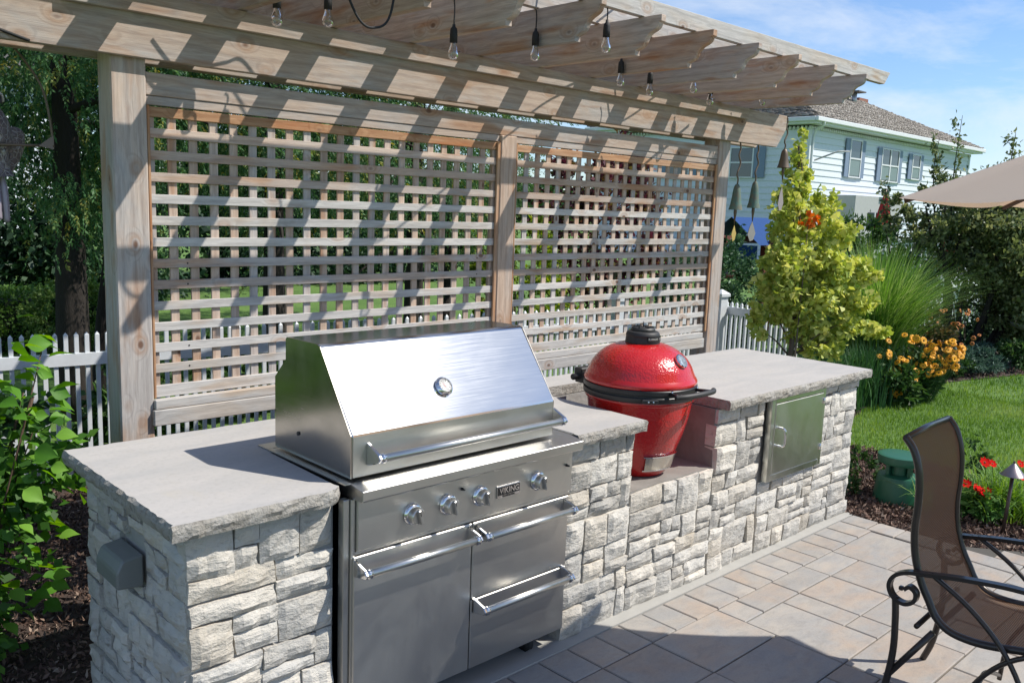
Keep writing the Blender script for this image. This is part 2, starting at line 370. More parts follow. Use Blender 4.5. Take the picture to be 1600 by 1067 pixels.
def leaves(name, P, size, mat, parent=None, width=.5, direc=None, spread=1.0, fold=.15, rnd=None, shape='kite', up=0.0):
    n = len(P); d = rng.normal(size=(n, 3))
    if direc is not None: d = d*spread+direc
    d = unit(d); nn = rng.normal(size=(n, 3)); nn[:, 2] += up; s = unit(np.cross(d, nn)); u = np.cross(s, d)
    L = (size*rng.uniform(.65, 1.3, n))[:, None]; W = L*width
    if shape == 'kite':
        V = np.stack([P, P+d*L*.45-s*W*.5+u*L*fold, P+d*L, P+d*L*.45+s*W*.5+u*L*fold], 1)
    else:   # fan leaf (ginkgo)
        V = np.stack([P, P+d*L*.8-s*W*.62+u*L*fold, P+d*L, P+d*L*.8+s*W*.62+u*L*fold], 1)
    F = np.arange(n*4).reshape(n, 4)
    if rnd is None: rnd = rng.uniform(0, 1, n)
    return raw(name, V.reshape(-1, 3), F, rnd, mat, parent)
def blob(c, rad, n, clumps=60, cs=.18, shell=.6, seed=None, zmin=None, taper=0):
    """points in leaf clumps spread through an uneven ellipsoid; returns points and outward directions"""
    c = np.array(c, float); rad = np.array(rad, float); k = clumps
    q = unit(rng.normal(size=(k, 3)))*(shell+(1-shell)*rng.uniform(0, 1, (k, 1)))*rng.uniform(.85, 1.12, (k, 1))
    if taper: q[:, :2] *= (1-taper*np.clip((q[:, 2:3]+1)/2, 0, 1))
    w_ = rng.uniform(.4, 1.6, k); w_ /= w_.sum(); idx = rng.choice(k, n, p=w_)
    g = rng.normal(size=(n, 3)); g *= rng.uniform(.3, 1, (n, 1)); P = (q[idx]+g*cs*.9)*rad+c
    if zmin is not None: P[:, 2] = np.maximum(P[:, 2], zmin+rng.uniform(0, .1, n))
    return P, unit((P-c)/rad)
def blades(name, P, h, wdt, mat, parent=None, lean=.5, segs=4, droop=1.0, dirs=None, rnd=None):
    """grass blades: ribbons that arch and taper"""
    n = len(P); a = rng.uniform(0, 2*np.pi, n) if dirs is None else dirs; o = np.stack([np.cos(a), np.sin(a), 0*a], 1)
    s = np.stack([-np.sin(a), np.cos(a), 0*a], 1); H = h*rng.uniform(.6, 1.15, n); ln = lean*rng.uniform(.2, 1.3, n)
    V = []
    for i in range(segs+1):
        t = i/segs; c = P+o*(H*ln*t*t)[:, None]; c[:, 2] += H*(t-droop*ln*.38*t**3); wd = wdt*(1-t)**.6*.5+.0002
        V += [c-s*wd, c+s*wd]
    V = np.stack(V, 1); m_ = 2*(segs+1); base = (np.arange(n)*m_)[:, None]
    F = np.stack([np.stack([base[:, 0]+2*i, base[:, 0]+2*i+1, base[:, 0]+2*i+3, base[:, 0]+2*i+2], 1) for i in range(segs)], 1).reshape(-1, 4)
    if rnd is None: rnd = rng.uniform(0, 1, n)
    return raw(name, V.reshape(-1, 3), F, rnd, mat, parent)
def boxes(name, C, S, mat, parent=None, rz=None, rnd=None):
    """many small boxes in one mesh"""
    n = len(C); k = np.array([[-1, -1, -1], [1, -1, -1], [1, 1, -1], [-1, 1, -1], [-1, -1, 1], [1, -1, 1], [1, 1, 1], [-1, 1, 1]])*.5
    V = k[None]*S[:, None]
    if rz is not None:
        cz, sz = np.cos(rz)[:, None], np.sin(rz)[:, None]; x = V[:, :, 0]*cz-V[:, :, 1]*sz; y = V[:, :, 0]*sz+V[:, :, 1]*cz; V = np.stack([x, y, V[:, :, 2]], 2)
    V = V+C[:, None]; q = np.array([[0, 3, 2, 1], [4, 5, 6, 7], [0, 1, 5, 4], [1, 2, 6, 5], [2, 3, 7, 6], [3, 0, 4, 7]])
    F = (np.arange(n)*8)[:, None, None]+q[None]
    return raw(name, V.reshape(-1, 3), F.reshape(-1, 4), rng.uniform(0, 1, n) if rnd is None else rnd, mat, parent)
# ================================================================== GROUND
def lawnmat():
    M = M_('mown_lawn'); v = M.coord(rnd=False, kind='Object'); n = M.noise(v, 1.1, 5, .6); f = M.noise(v, 60, 4, .7)
    c = M.mix(M.ramp(n, [(.35, 0.), (.65, 1.)]), (.10, .20, .035), (.16, .28, .055)); c = M.mix(M.ramp(f, [(.35, .5), (.6, 0.)]), c, (.03, .08, .012))
    M.set('Base Color', c); M.set('Roughness', .9); M.bump(f, .8, .03); return M.m
def gridsheet(name, x0, x1, y0, y1, z, mat, n=1):
    return struct(link(name, mesh(name, [(x0, y0, z), (x1, y0, z), (x1, y1, z), (x0, y1, z)], [(0, 1, 2, 3)]), mat))
lawn = gridsheet('lawn', -300, 400, -300, 500, -.035, lawnmat())
def mulchmat():
    M = M_('bark_mulch'); a = M.n('ShaderNodeAttribute'); a.attribute_name = 'rnd'
    c = M.ramp(a.outputs['Fac'], [(0., (.045, .028, .022)), (.5, (.13, .075, .055)), (.85, (.24, .16, .12)), (1., (.36, .28, .22))]); M.set('Base Color', c); M.set('Roughness', .95); return M.m
MULCH = mulchmat(); SOIL = simple('dark_soil', (.06, .04, .032), .95)
def flat(name, pts, z, mat, th=0):
    n = len(pts); return struct(link(name, mesh(name, [(x, y, z) for x, y in pts], [tuple(range(n))]), mat))
BED = [(4.25, .5), (4.262, -.35), (4.27, -.6), (4.45, -.85), (4.9, -1.35), (5.6, -2.0), (6.1, -1.6), (5.75, -.55), (5.95, .3), (5.93, .85), (6.3, 1.2), (7.2, 1.32), (8.6, 1.9), (9.3, 1.55), (10.2, 1.35), (11.3, 1.05), (13.5, .6), (14.5, 3.5), (6.6, 3.0), (4.5, 3.1), (4.3, 1.0)]
bed = flat('mulch_bed', BED, -.025, SOIL)
BED2 = [(-3, .95), (.1, .95), (.1, -.3), (-.35, -.5), (-1.2, 0), (-3, .2)]; 
bed2 = flat('planting_soil', [(-3, .2), (-1.2, -.1), (-.25, -.4), (.06, -.2), (.06, .95), (4.6, .95), (4.6, 3.4), (-3, 4.2)], -.023, SOIL)
def inpoly(x, y, P):
    c = np.zeros(len(x), bool); j = len(P)-1
    for i in range(len(P)):
        xi, yi = P[i]; xj, yj = P[j]
        c ^= ((yi > y) != (yj > y)) & (x < (xj-xi)*(y-yi)/((yj-yi)+1e-12)+xi); j = i
    return c
def chips(name, poly, n, box_, size):
    x = rng.uniform(box_[0], box_[1], n); y = rng.uniform(box_[2], box_[3], n); k = inpoly(x, y, poly); P = np.stack([x[k], y[k], rng.uniform(-.022, .004, k.sum())], 1)
    o = leaves(name, P, size, MULCH, None, .38, np.array([0, 0, .0]), 1, .1); o['kind'] = 'stuff'; return o
o = chips('mulch_chips', BED, 42000, (4.2, 6.4, -2, 1.4), .035)
o = chips('mulch_chips', BED, 9000, (6.2, 11.5, .9, 2.6), .045)
o = chips('bark_litter', [(-1.8, -.3), (.06, -.3), (.06, .95), (1.2, .95), (1.2, 3.5), (-1.8, 3.5)], 42000, (-1.8, 1.2, -.3, 3.5), .032)
# lawn blades
def blade_patch(n, x0, x1, y0, y1, excl, h, wd):
    x = rng.uniform(x0, x1, n); y = rng.uniform(y0, y1, n); k = ~inpoly(x, y, excl)
    P = np.stack([x[k], y[k], np.full(k.sum(), -.036)], 1); r = np.array([noise.noise((a*1.3, b*1.3, 0)) for a, b in P[:, :2]])
    o = blades('lawn_grass', P, h, wd, LAWNB, None, .45, 2, 1, rnd=np.clip(.45+r*.8+rng.normal(0, .18, len(P)), 0, 1)); return stuff(o)
blade_patch(60000, 5.5, 9.2, -3.2, 2.0, BED, .045, .006); blade_patch(26000, 9.0, 14, -4, 1.6, BED, .05, .010)

# ---- patio with separate pavers
def patio():
    base = struct(link('patio', mesh('patio', [(-3, -6, -.012), (5.6, -6, -.012), (5.6, -2.0, -.012), (4.9, -1.35, -.012), (4.45, -.85, -.012), (4.262, -.6, -.012), (4.262, .06, -.012), (-.5, .06, -.012), (-3, -.2, -.012)],
                   [tuple(range(9))]), simple('joint_sand', (.085, .08, .07), .95)))
    cache = {}
    def pv(x0, x1, y0, y1):
        x0 += .003; x1 -= .003; y0 += .003; y1 -= .003
        key = (round(x1-x0, 3), round(y1-y0, 3))
        if key not in cache:
            bm = bmesh.new(); cubem(bm, key[0], key[1], .05)
            bmesh.ops.bevel(bm, geom=[e for e in bm.edges if all(v.co.z > 0 for v in e.verts)], offset=.004, segments=1, affect='EDGES')
            cache[key] = bm_mesh('paver', bm); cache[key].materials.append(PAVER)
        o = bpy.data.objects.new('paver', cache[key]); COL.objects.link(o); o.parent = base
        o.location = ((x0+x1)/2, (y0+y1)/2, -.025+random.uniform(-.0015, .0015)); o.rotation_euler = (random.uniform(-.003, .003), random.uniform(-.003, .003), 0)
    x = 4.08
    while x > -.5:                                      # soldier row along the counter
        w_ = random.choice((.155, .16, .17, .175)); pv(x-w_, x, -.2, 0); x -= w_
    ux, uy = .1615, .155; X0 = 2.452-ux*17; Y0 = -.2; occ = set()
    def put(i, j, w_, h_, force=False):
        cells = [(a, b) for a in range(i, i+w_) for b in range(j, j+h_)]
        if any(c in occ for c in cells): return False
        occ.update(cells); pv(X0+i*ux, X0+(i+w_)*ux, Y0-(j+h_)*uy, Y0-j*uy); return True
    for a in ((14, 0, 3, 2), (17, 0, 1, 1), (18, 0, 2, 1), (20, 0, 2, 1), (22, 0, 2, 1), (24, 0, 3, 2), (17, 1, 2, 3), (19, 1, 1, 2), (20, 1, 2, 2), (22, 1, 2, 2), (20, 3, 2, 2), (22, 3, 1, 1), (24, 2, 1, 1), (25, 2, 2, 1), (24, 3, 3, 2), (14, 2, 3, 2), (22, 4, 2, 2), (19, 3, 1, 1), (12, 0, 2, 2), (17, 4, 3, 2), (11, 2, 3, 3)): put(*a)
    shapes = [(3, 2), (2, 3), (2, 2), (2, 2), (3, 3), (2, 1), (1, 2), (1, 1)]
    for j in range(0, 20):
        for i in range(4, 37):
            xx = X0+(i+.5)*ux; yy = Y0-(j+.5)*uy
            if (i, j) in occ: continue
            lim = 4.08 if yy > -.62 else 4.08+(-.62-yy)*1.02
            if xx > lim: continue
            sh = shapes[:]; random.shuffle(sh)
            for s in sh+[(1, 1)]:
                if X0+(i+s[0])*ux > lim+.1 and s[0] > 1: continue
                if put(i, j, *s): break
    y = 0.0
    while y > -.62: h_ = .165; pv(4.085, 4.258, y-h_, y); y -= h_   # edging pavers
patio()

# ================================================================== STONE COUNTER
H = .914; T = .05
counter = thing('stone_counter', 'L shaped outdoor kitchen counter clad in rock faced limestone with honed stone tops', 'counter', (2.2, .5, 0))
def core(x0, x1, y0, y1, z0, z1, mat=MORTAR): return box('masonry_core', x0, x1, y0, y1, z0, z1, mat, counter, bv=0)
core(.073, .555, .073, .88, 0, H-T-.002); core(1.665, 2.085, .073, .88, 0, H-T-.002); core(.557, 1.663, .56, .88, 0, H-T-.003)
core(2.087, 2.778, .073, .86, 0, .556); core(2.78, 4.262, .073, .88, 0, H-T-.002); core(2.087, 2.778, .74, .88, .558, H-T-.004)
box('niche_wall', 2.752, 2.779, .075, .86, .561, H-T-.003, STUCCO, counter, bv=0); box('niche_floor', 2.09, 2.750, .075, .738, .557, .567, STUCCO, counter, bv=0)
def stone_me(w_, h_, prot, seed):
    """one rock faced stone: u right, v up, front towards -y"""
    nu = max(3, min(9, int(w_/.024))); nv = max(3, min(6, int(h_/.022))); rs = random.Random(seed); V = []; F = []
    jit = [(rs.uniform(-.007, .006), rs.uniform(-.006, .006)) for _ in range(4)]; tl = rs.uniform(-.006, .006); tv = rs.uniform(-.004, .006)
    for j in range(nv+1):
        for i in range(nu+1):
            s, t = i/nu, j/nv; cx = (1-s)*(1-t)*jit[0][0]+s*(1-t)*jit[1][0]+(1-s)*t*jit[2][0]+s*t*jit[3][0]; cy = (1-s)*(1-t)*jit[0][1]+s*(1-t)*jit[1][1]+(1-s)*t*jit[2][1]+s*t*jit[3][1]
            x = (s-.5)*w_+cx; z = (t-.5)*h_+cy; e = min(s, 1-s)*w_; e2 = min(t, 1-t)*h_; ed = min(e, e2); edge = 1-min(ed/.014, 1)
            q = noise.noise((x*10+seed*3.1, z*10, seed))*.012+noise.noise((x*34+seed, z*34, seed*2))*.007+abs(noise.noise((x*18, z*26, seed*5)))*.006
            if edge > 0: x += noise.noise((z*40, seed, 1))*.004*(1 if s in (0, 1) else 0); z += noise.noise((x*40, seed, 2))*.004*(1 if t in (0, 1) else 0)
            V.append((x, -(prot+q*(1-.4*edge)+tl*(s-.5)+tv*(t-.5)-.0085*edge), z))
    n = len(V)
    for j in range(nv):
        for i in range(nu): a = j*(nu+1)+i; F.append((a, a+1, a+nu+2, a+nu+1))
    ring = [i for i in range(nu+1)]+[(j*(nu+1)+nu) for j in range(1, nv+1)]+[nv*(nu+1)+i for i in range(nu-1, -1, -1)]+[j*(nu+1) for j in range(nv-1, 0, -1)]
    for k in ring: V.append((V[k][0]*.99, .05, V[k][2]*.99))
    for a in range(len(ring)): b = (a+1) % len(ring); F.append((ring[a], n+a, n+b, ring[b]))
    return mesh('wall_stone', V, F)
NST = 0
def clad(u0, u1, z0, z1, place, holes=(), seed=1):
    """coursed rubble: uneven courses, some stones split into thin pairs, some two courses tall"""
    global NST
    rs = random.Random(seed)
    def lay(a, b, c, d):
        global NST
        if b-a < .02 or d-c < .014: return
        for (ha, hb, hc, hd) in holes:          # trim against openings
            if a < hb and b > ha and c < hd and d > hc:
                if b-ha > 0 and a < ha and (ha-a) > .03: lay(a, ha, c, d)
                if b > hb and (b-hb) > .03: lay(hb, b, c, d)
                if d > hd and (d-hd) > .03: lay(max(a, ha), min(b, hb), hd, d)
                if c < hc and (hc-c) > .03: lay(max(a, ha), min(b, hb), c, hc)
                return
        g_ = rs.uniform(.0045, .0095); NST += 1; p, rz = place((a+b)/2, (c+d)/2)
        o = link('wall_stone', stone_me(b-a-g_, d-c-g_, rs.uniform(.016, .029), NST), STONE, counter, Vector(p)-off(counter), (rs.uniform(-.012, .012), rs.uniform(-.014, .014), rz))
    x = u0
    cuts = [u0]
    while u1-cuts[-1] > .75: cuts.append(cuts[-1]+rs.uniform(.38, .62))
    if u1-cuts[-1] < .2 and len(cuts) > 1: cuts.pop()
    cuts.append(u1)
    for ci in range(len(cuts)-1):
        z = z0; A, B = cuts[ci], cuts[ci+1]
        while z < z1-.001:
            h_ = min(rs.choice((.07, .09, .105, .12, .135, .145)), z1-z)
            if z1-z-h_ < .04: h_ = z1-z
            u = A
            while u < B-.001:
                w_ = min(rs.uniform(.10, .25)*(1.15 if h_ < .09 else 1), B-u)
                if B-u-w_ < .05: w_ = B-u
                q = rs.random()
                if h_ > .10 and q < .34:
                    t_ = h_*rs.uniform(.35, .62); lay(u, u+w_, z, z+t_)
                    if w_ > .15 and rs.random() < .5: m_ = rs.uniform(.4, .6)*w_; lay(u, u+m_, z+t_, z+h_); lay(u+m_, u+w_, z+t_, z+h_)
                    else: lay(u, u+w_, z+t_, z+h_)
                elif h_ > .10 and w_ > .16 and q < .5:
                    m_ = w_*rs.uniform(.3, .7); lay(u, u+m_, z, z+h_); lay(u+m_, u+w_, z, z+h_*.5); lay(u+m_, u+w_, z+h_*.5, z+h_)
                else: lay(u, u+w_, z, z+h_)
                u += w_
            z += h_
box('footing', .05, 4.27, .0, .90, -.03, .004, simple('cement_skirt', (.40, .39, .36), .95), counter, bv=0)
ZT = H-T-.004
F_ = lambda yy=.072: (lambda u, z: ((u, yy, z), 0))
clad(.062, .548, .0, ZT, F_(), seed=3); clad(1.662, 2.09, 0, ZT, F_(), seed=5)
clad(2.095, 2.745, 0, .564, F_(), seed=11); clad(2.75, 4.27, 0, ZT, F_(), [(3.19, 3.80, .40, .90)], seed=8)
clad(.07, .90, 0, ZT, lambda u, z: ((.075, u, z), R(-90)), [(.38, .56, .59, .72)], seed=13)
clad(.07, .90, 0, ZT, lambda u, z: ((4.26, u, z), R(90)), seed=17)
# countertop slabs with split faces
def slab(pts, rough, z1=H, t=T, seed=0, name='countertop'):
    """pts counter-clockwise; rough[i] says edge i..i+1 is split-faced"""
    P = []
    for i, a in enumerate(pts):
        a = Vector(a); b = Vector(pts[(i+1) % len(pts)]); n = max(1, int((b-a).length/.018)) if rough[i] else 1; d = (b-a).normalized(); nn = Vector((d.y, -d.x))
        for k in range(n): P.append((a+(b-a)*k/n, nn, rough[i] or rough[i-1] if k == 0 else rough[i]))
    V = []; F = []; L = [0, -.010, -.022, -.036, -t]; n = len(P)
    for li, dz in enumerate(L):
        for k, (p, nn, rg) in enumerate(P):
            q = p.copy()
            if rg: s = noise.noise((p.x*22+seed, p.y*22, dz*60))*.007+noise.noise((p.x*70+seed, p.y*70, dz*90))*.0035; q += nn*(s-[.007, .001, -.001, .001, .006][li]*1.0)
            V.append((q.x, q.y, z1+dz))
    for li in range(4):
        for k in range(n): k2 = (k+1) % n; F.append((li*n+k2, li*n+k, (li+1)*n+k, (li+1)*n+k2))
    F.append(tuple(range(n))); F.append(tuple(range(4*n, 5*n))[::-1]); me = mesh(name, V, F)
    me.materials.append(SLAB); me.materials.append(SLABE)
    for p in me.polygons: p.material_index = 0 if len(p.vertices) > 4 or n <= 4 and abs(p.normal.z) > .9 else 1
    o = link(name, me, None, counter, -off(counter)); return o
slab([(0, .942), (0, 0), (.50, 0), (.535, .012), (.558, .035), (.562, .075), (.562, .50), (1.655, .50), (1.655, .942)], [1, 1, 1, 1, 1, 0, 0, 0, 1], seed=1)
slab([(1.658, .942), (1.658, 0), (2.109, 0), (2.109, .74), (2.764, .74), (2.764, .942)], [0, 1, 0, 0, 0, 1], seed=2)
slab([(2.767, .942), (2.767, 0), (4.332, 0), (4.332, .942)], [0, 1, 1, 1], seed=3)
# ledge course inside the niche front
# access door
ad = box('access_door', 3.245, 3.765, .018, .03, .445, .832, STEELA, counter, 'x', .002)
for a in ((3.208, 3.243, .406, .858), (3.768, 3.800, .406, .858)): box('door_frame', a[0], a[1], .022, .055, a[2], a[3], STEELA, counter, 'x', .002)
for a in ((3.244, 3.767, .406, .442), (3.244, 3.767, .835, .858)): box('door_frame', a[0], a[1], .022, .055, a[2], a[3], STEELA, counter, 'x', .002)
o = tube('door_handle', bez([(3.285, .018, .60), (3.285, -.012, .602), (3.287, -.022, .62), (3.287, -.022, .68), (3.285, -.012, .698), (3.285, .018, .70)], 5), .0065, CHROME, None, 10); o.parent = ad; o.matrix_parent_inverse = Matrix.Translation(-(ad.location+counter.location))
for z in (.50, .77):
    o = tube('hinge', [(3.767, .014, z), (3.767, .014, z+.035)], .005, CHROME, None, 8); o.parent = ad; o.matrix_parent_inverse = Matrix.Translation(-(ad.location+counter.location))
# outlet cover on the shaded end
OUT = simple('grey_outlet_cover', (.20, .21, .20), .35)
ob = box('outlet_box', .02, .06, .385, .555, .595, .69, OUT, counter, 'x', .004)
prism('outlet_lid', [(.062, .70), (-.004, .69), (-.022, .655), (-.022, .60), (.062, .592)], 'xz', .378, .562, OUT, counter, .006)

# ================================================================== GAS GRILL
grill = thing('gas_grill', 'large stainless steel gas grill with hood closed, built into the stone counter', 'grill', (1.11, .3, 0))
gx0, gx1 = .603, 1.617
box('grill_body', .597, 1.64, .035, .50, .085, .868, DSTEEL, grill, bv=0)
# hood shell
hx0, hx1 = .600, 1.533
prof = [(.030, .928), (.030, 1.070), (.226, 1.334), (.245, 1.341), (.445, 1.338), (.452, 1.330), (.452, 1.258), (.528, 1.186), (.528, .928)]
hood = prism('hood', prof, 'yz', hx0, hx1, STEELH, grill, .0035)
hood.data.materials.append(STEEL)
for _p in hood.data.polygons:
    if _p.normal.y < -.97: _p.material_index = 1
for xa, xb in ((hx0-.004, hx0-.0005), (hx1+.0005, hx1+.004)): prism('hood_side_panel', [(y+.004 if y < .2 else y-.004, z) for y, z in prof], 'yz', xa, xb, steel('side_stainless', (.50, .47, .42), .20, (90, 1, 90)), grill)
for y, z in ((.36, 1.01),): lathe('hood_bolt', [(0, 0), (.007, 0), (.007, .004), (0, .005)], BLACKP, grill, (hx0-.004, y, z), 12, (0, R(-90), 0))
# grill deck and rounded shelf lip
prism('deck', [(-.047, .907), (-.047, .874), (-.040, .868), (.53, .868), (.53, .918), (.03, .918)], 'yz', .590, 1.635, STEEL, grill, .002)
box('deck_flange', .566, .588, .02, .53, .9155, .9195, STEEL, grill, bv=0); box('deck_flange', .566, 1.66, .532, .60, .9155, .9195, STEEL, grill, bv=0); box('deck_flange', 1.637, 1.652, .02, .53, .9155, .9195, STEEL, grill, bv=0)
box('side_frame', .5615, .5845, .02, .05, .02, .866, STEEL, grill, bv=.002); box('side_frame', .5855, .6020, .012, .033, .02, .866, STEEL, grill, bv=.002)
pan = box('control_panel', gx0, 1.627, 0, .034, .690, .866, STEEL, grill, 'x', .003)
dl = []
def bar_handle(name, x0, x1, yb, z, out_, r=.0132, bracket=.034, rise=.014, parent=grill):
    hb = tube(name, [(x0+.018, yb-out_, z), (x1-.018, yb-out_, z)], r, STEEL, parent, 16)
    for s, xa in ((1, x0), (-1, x1)):
        a, b = (xa, xa+.012) if s > 0 else (xa-.012, xa)
        o = prism('handle_bracket', [(yb, z+rise+bracket*.55), (yb-out_-.004, z+.014), (yb-out_-.016, z), (yb-out_-.004, z-.014), (yb, z-bracket*.75)], 'yz', a, b, CHROME, None, .0025)
        c = tube('handle_collar', [(b if s > 0 else a, yb-out_, z), ((b+.014) if s > 0 else (a-.014), yb-out_, z)], r+.003, CHROME, None, 16)
        for q in (o, c): q.parent = hb; q.matrix_parent_inverse = Matrix.Translation(-(hb.location+parent.location))
    return hb
bar_handle('hood_handle', .655, 1.570-.03, .030, 1.000, .062, .0135, .05)
# thermometer on the hood slope
sl_n = Vector((0, -.264, .196)).normalized()
tl = Vector((1.030, .128-.0, 1.202)); rotT = (math.atan2(-sl_n.y, sl_n.z), 0, 0); rotT = Vector((0, 0, 1)).rotation_difference(sl_n).to_euler()
tc_ = Vector((1.028, .030+.196*.375, 1.070+.264*.375)) + sl_n*.002
g = lathe('thermometer', [(0, 0), (.034, 0), (.036, .008), (.030, .016), (.027, .018), (.026, .012), (0, .012)], CHROME, grill, tc_, 32, rotT)
d = lathe('thermometer_dial', [(0, .0135), (.0255, .0135)], WHITED, None, tc_, 32, rotT, False); d.parent = g; d.location = (0, 0, 0); d.rotation_euler = (0, 0, 0)
for k in range(9):
    a = R(-120+k*30); me = mesh('dial_mark', [(math.sin(a)*r_+math.cos(a)*q, math.cos(a)*r_-math.sin(a)*q, .0142) for r_, q in ((.018, -.001), (.018, .001), (.023, .001), (.023, -.001))], [(0, 1, 2, 3)]); o = link('dial_mark', me, BLACKINK, g)
link('dial_needle', mesh('dial_needle', [(-.0012, -.006, .0146), (.0012, -.006, .0146), (-.010, .016, .0146)], [(0, 1, 2)]), simple('red_ink', (.6, .05, .03), .5), g)
# knobs
def knob(x, z):
    k = lathe('knob', [(0, 0), (.036, 0), (.038, .007), (.034, .014), (.030, .016)], CHROME, grill, (x, -.0005, z), 32, (R(90), 0, 0))
    b = lathe('knob_grip', [(.0295, .012), (.028, .036), (.024, .041), (0, .041)], STEEL, None, (0, 0, 0), 28); b.parent = k
    bm = bmesh.new(); cubem(bm, .013, .053, .018, (0, 0, .045)); bev(bm, .003); o = link('knob_fin', bm_mesh('knob_fin', bm), STEEL, k, (0, 0, 0), (0, 0, R(14)))
    link('pointer', mesh('pointer', [(-.0012, .006, .0548), (.0012, .006, .0548), (.0012, .021, .0548), (-.0012, .021, .0548)], [(0, 1, 2, 3)]), BLACKINK, k, (0, 0, 0), (0, 0, R(14)))
for x, z in ((.822, .772), (.977, .772), (1.130, .772), (1.425, .772)): knob(x, z)
for x, z in ((1.043, .815), (1.592, .803)): lathe('igniter_button', [(0, 0), (.006, 0), (.005, .006), (.003, .016), (0, .017)], BLACKP, grill, (x, -.0005, z), 14, (R(90), 0, 0))
bd = box('name_badge', 1.212, 1.330, -.006, -.0005, .7425, .7885, CHROME, grill, 'x', .002)
def sub(o, p, root):
    o.parent = p; o.matrix_parent_inverse = Matrix.Translation(-(p.location+root.location)); return o
sub(box('badge_plate', 1.216, 1.326, -.0075, -.0062, .754, .7860, BLACKINK, None, bv=0), bd, grill)
sub(text('badge_lettering', 'VIKING', .031, CHROME, None, (1.271, -.0085, .770), (R(90), 0, 0), .0008, .0004), bd, grill)
sub(text('badge_lettering', 'PROFESSIONAL', .0092, BLACKINK, None, (1.271, -.0068, .7483), (R(90), 0, 0), .0004, .0002), bd, grill)
# doors and drawers
box('trim_strip', .592, 1.630, .012, .034, .674, .687, STEEL, grill, bv=.002)
dr = box('cabinet_door', .592, 1.102, .004, .034, .098, .671, STEELV, grill, 'x', .003); d1 = box('drawer', 1.107, 1.618, .004, .034, .375, .671, STEEL, grill, 'x', .003); d2 = box('drawer', 1.107, 1.618, .004, .034, .098, .371, STEEL, grill, 'x', .003)
bar_handle('door_handle', .590, 1.092, .004, .632, .062); bar_handle('drawer_handle', 1.112, 1.600, .004, .632, .062); bar_handle('drawer_handle', 1.112, 1.600, .004, .348, .062)
for x in (.70, 1.50):
    cw = tube('caster', [(x-.013, .10, .036), (x+.013, .10, .036)], .035, RUBBER, grill, 20); sub(box('caster_fork', x-.02, x+.02, .085, .115, .055, .084, DSTEEL, None), cw, grill)

# ================================================================== KAMADO
K = Vector((2.405, .285, 0)); kam = thing('kamado_grill', 'glossy red egg shaped ceramic charcoal grill with black bands, set in the counter niche', 'grill', K)
def kl(name, prof, mat, loc=(0, 0, 0), n=64, rot=None): return lathe(name, prof, mat, kam, K+Vector(loc), n, rot)
def sm(p, n=6): return [(max(a.x, 0), a.z) for a in bez([(r, 0, z) for r, z in p], n)]
kl('base_shell', sm([(.11, .568), (.140, .572), (.158, .600), (.172, .640), (.192, .69), (.220, .77), (.241, .85), (.252, .92), (.255, .938)])+[(.254, .944), (.24, .944)], RED)
kl('base_rim', sm([(.252, .930), (.262, .936), (.265, .948), (.262, .957)])+[(.24, .957)], REDS)
kl('lower_band', [(.255, .952), (.270, .953), (.273, .957), (.273, .976), (.270, .979), (.255, .979)], BLACKP)
kl('felt_gasket', [(.262, .979), (.264, .984), (.262, .988)], simple('grey_felt', (.10, .10, .10), .95))
kl('upper_band', [(.255, .988), (.270, .988), (.273, .991), (.273, 1.009), (.270, 1.012), (.255, 1.012)], BLACKP)
kl('dome_rim', sm([(.262, 1.010), (.270, 1.016), (.272, 1.028), (.266, 1.040), (.258, 1.052)]), REDS)
dm = kl('dome', sm([(.262, 1.045), (.254, 1.062), (.241, 1.092), (.221, 1.122), (.193, 1.150), (.158, 1.173), (.118, 1.189), (.085, 1.196)])+[(.07, 1.197)], RED)
kl('chimney_cap', sm([(.080, 1.192), (.083, 1.200), (.080, 1.226), (.081, 1.236), (.074, 1.250), (.060, 1.254)], 4)+[(.058, 1.254), (.056, 1.246), (0, 1.246)], BLACKI)
kl('damper_disc', [(.056, 1.247), (.058, 1.262), (.052, 1.270), (.020, 1.272), (0, 1.272)], BLACKI, n=40)
for k in range(6):
    a = R(60*k+15); bm = bmesh.new(); cubem(bm, .030, .008, .006, (.034, 0, 1.273), Matrix.Rotation(0, 3, 'Z')); bmesh.ops.rotate(bm, cent=(0, 0, 0), matrix=Matrix.Rotation(a, 3, 'Z'), verts=bm.verts); link('damper_rib', bm_mesh('damper_rib', bm), BLACKI, kam)
tube('damper_pin', [K+Vector((.0, 0, 1.27)), K+Vector((0, 0, 1.296))], .003, BLACKI, kam)
# name plate on cap, curved, facing the patio
def ring_patch(name, r, a0, a1, z0, z1, mat, th=.003, n=12, slope=0):
    V = []; F = []
    for i in range(n+1):
        a = a0+(a1-a0)*i/n
        for (rr, z) in ((r, z0), (r+th, z0), (r+th+slope, z1), (r+slope, z1)): V.append((rr*math.cos(a), rr*math.sin(a), z))
    for i in range(n):
        for j in range(4): F.append((i*4+j, i*4+(j+1) % 4, (i+1)*4+(j+1) % 4, (i+1)*4+j))
    F += [(0, 3, 2, 1), (n*4, n*4+1, n*4+2, n*4+3)]; return link(name, mesh(name, V, F), mat, kam)
pl = ring_patch('name_plate', .082, R(-125), R(-62), 1.208, 1.236, BLACKINK, .004)
LETM = simple('silver_lettering', (.6, .6, .6), .35, .6)
s_ = 'KAMADO JOE'
for i, ch in enumerate(s_):
    if ch == ' ': continue
    a = R(-121+i*6.1); o = text('plate_letter', ch, .0125, LETM, None, (0, 0, 0), (R(90), 0, a+R(90)), .0006, .0004); o.parent = pl; o.location = (.0872*math.cos(a), .0872*math.sin(a), 1.222)
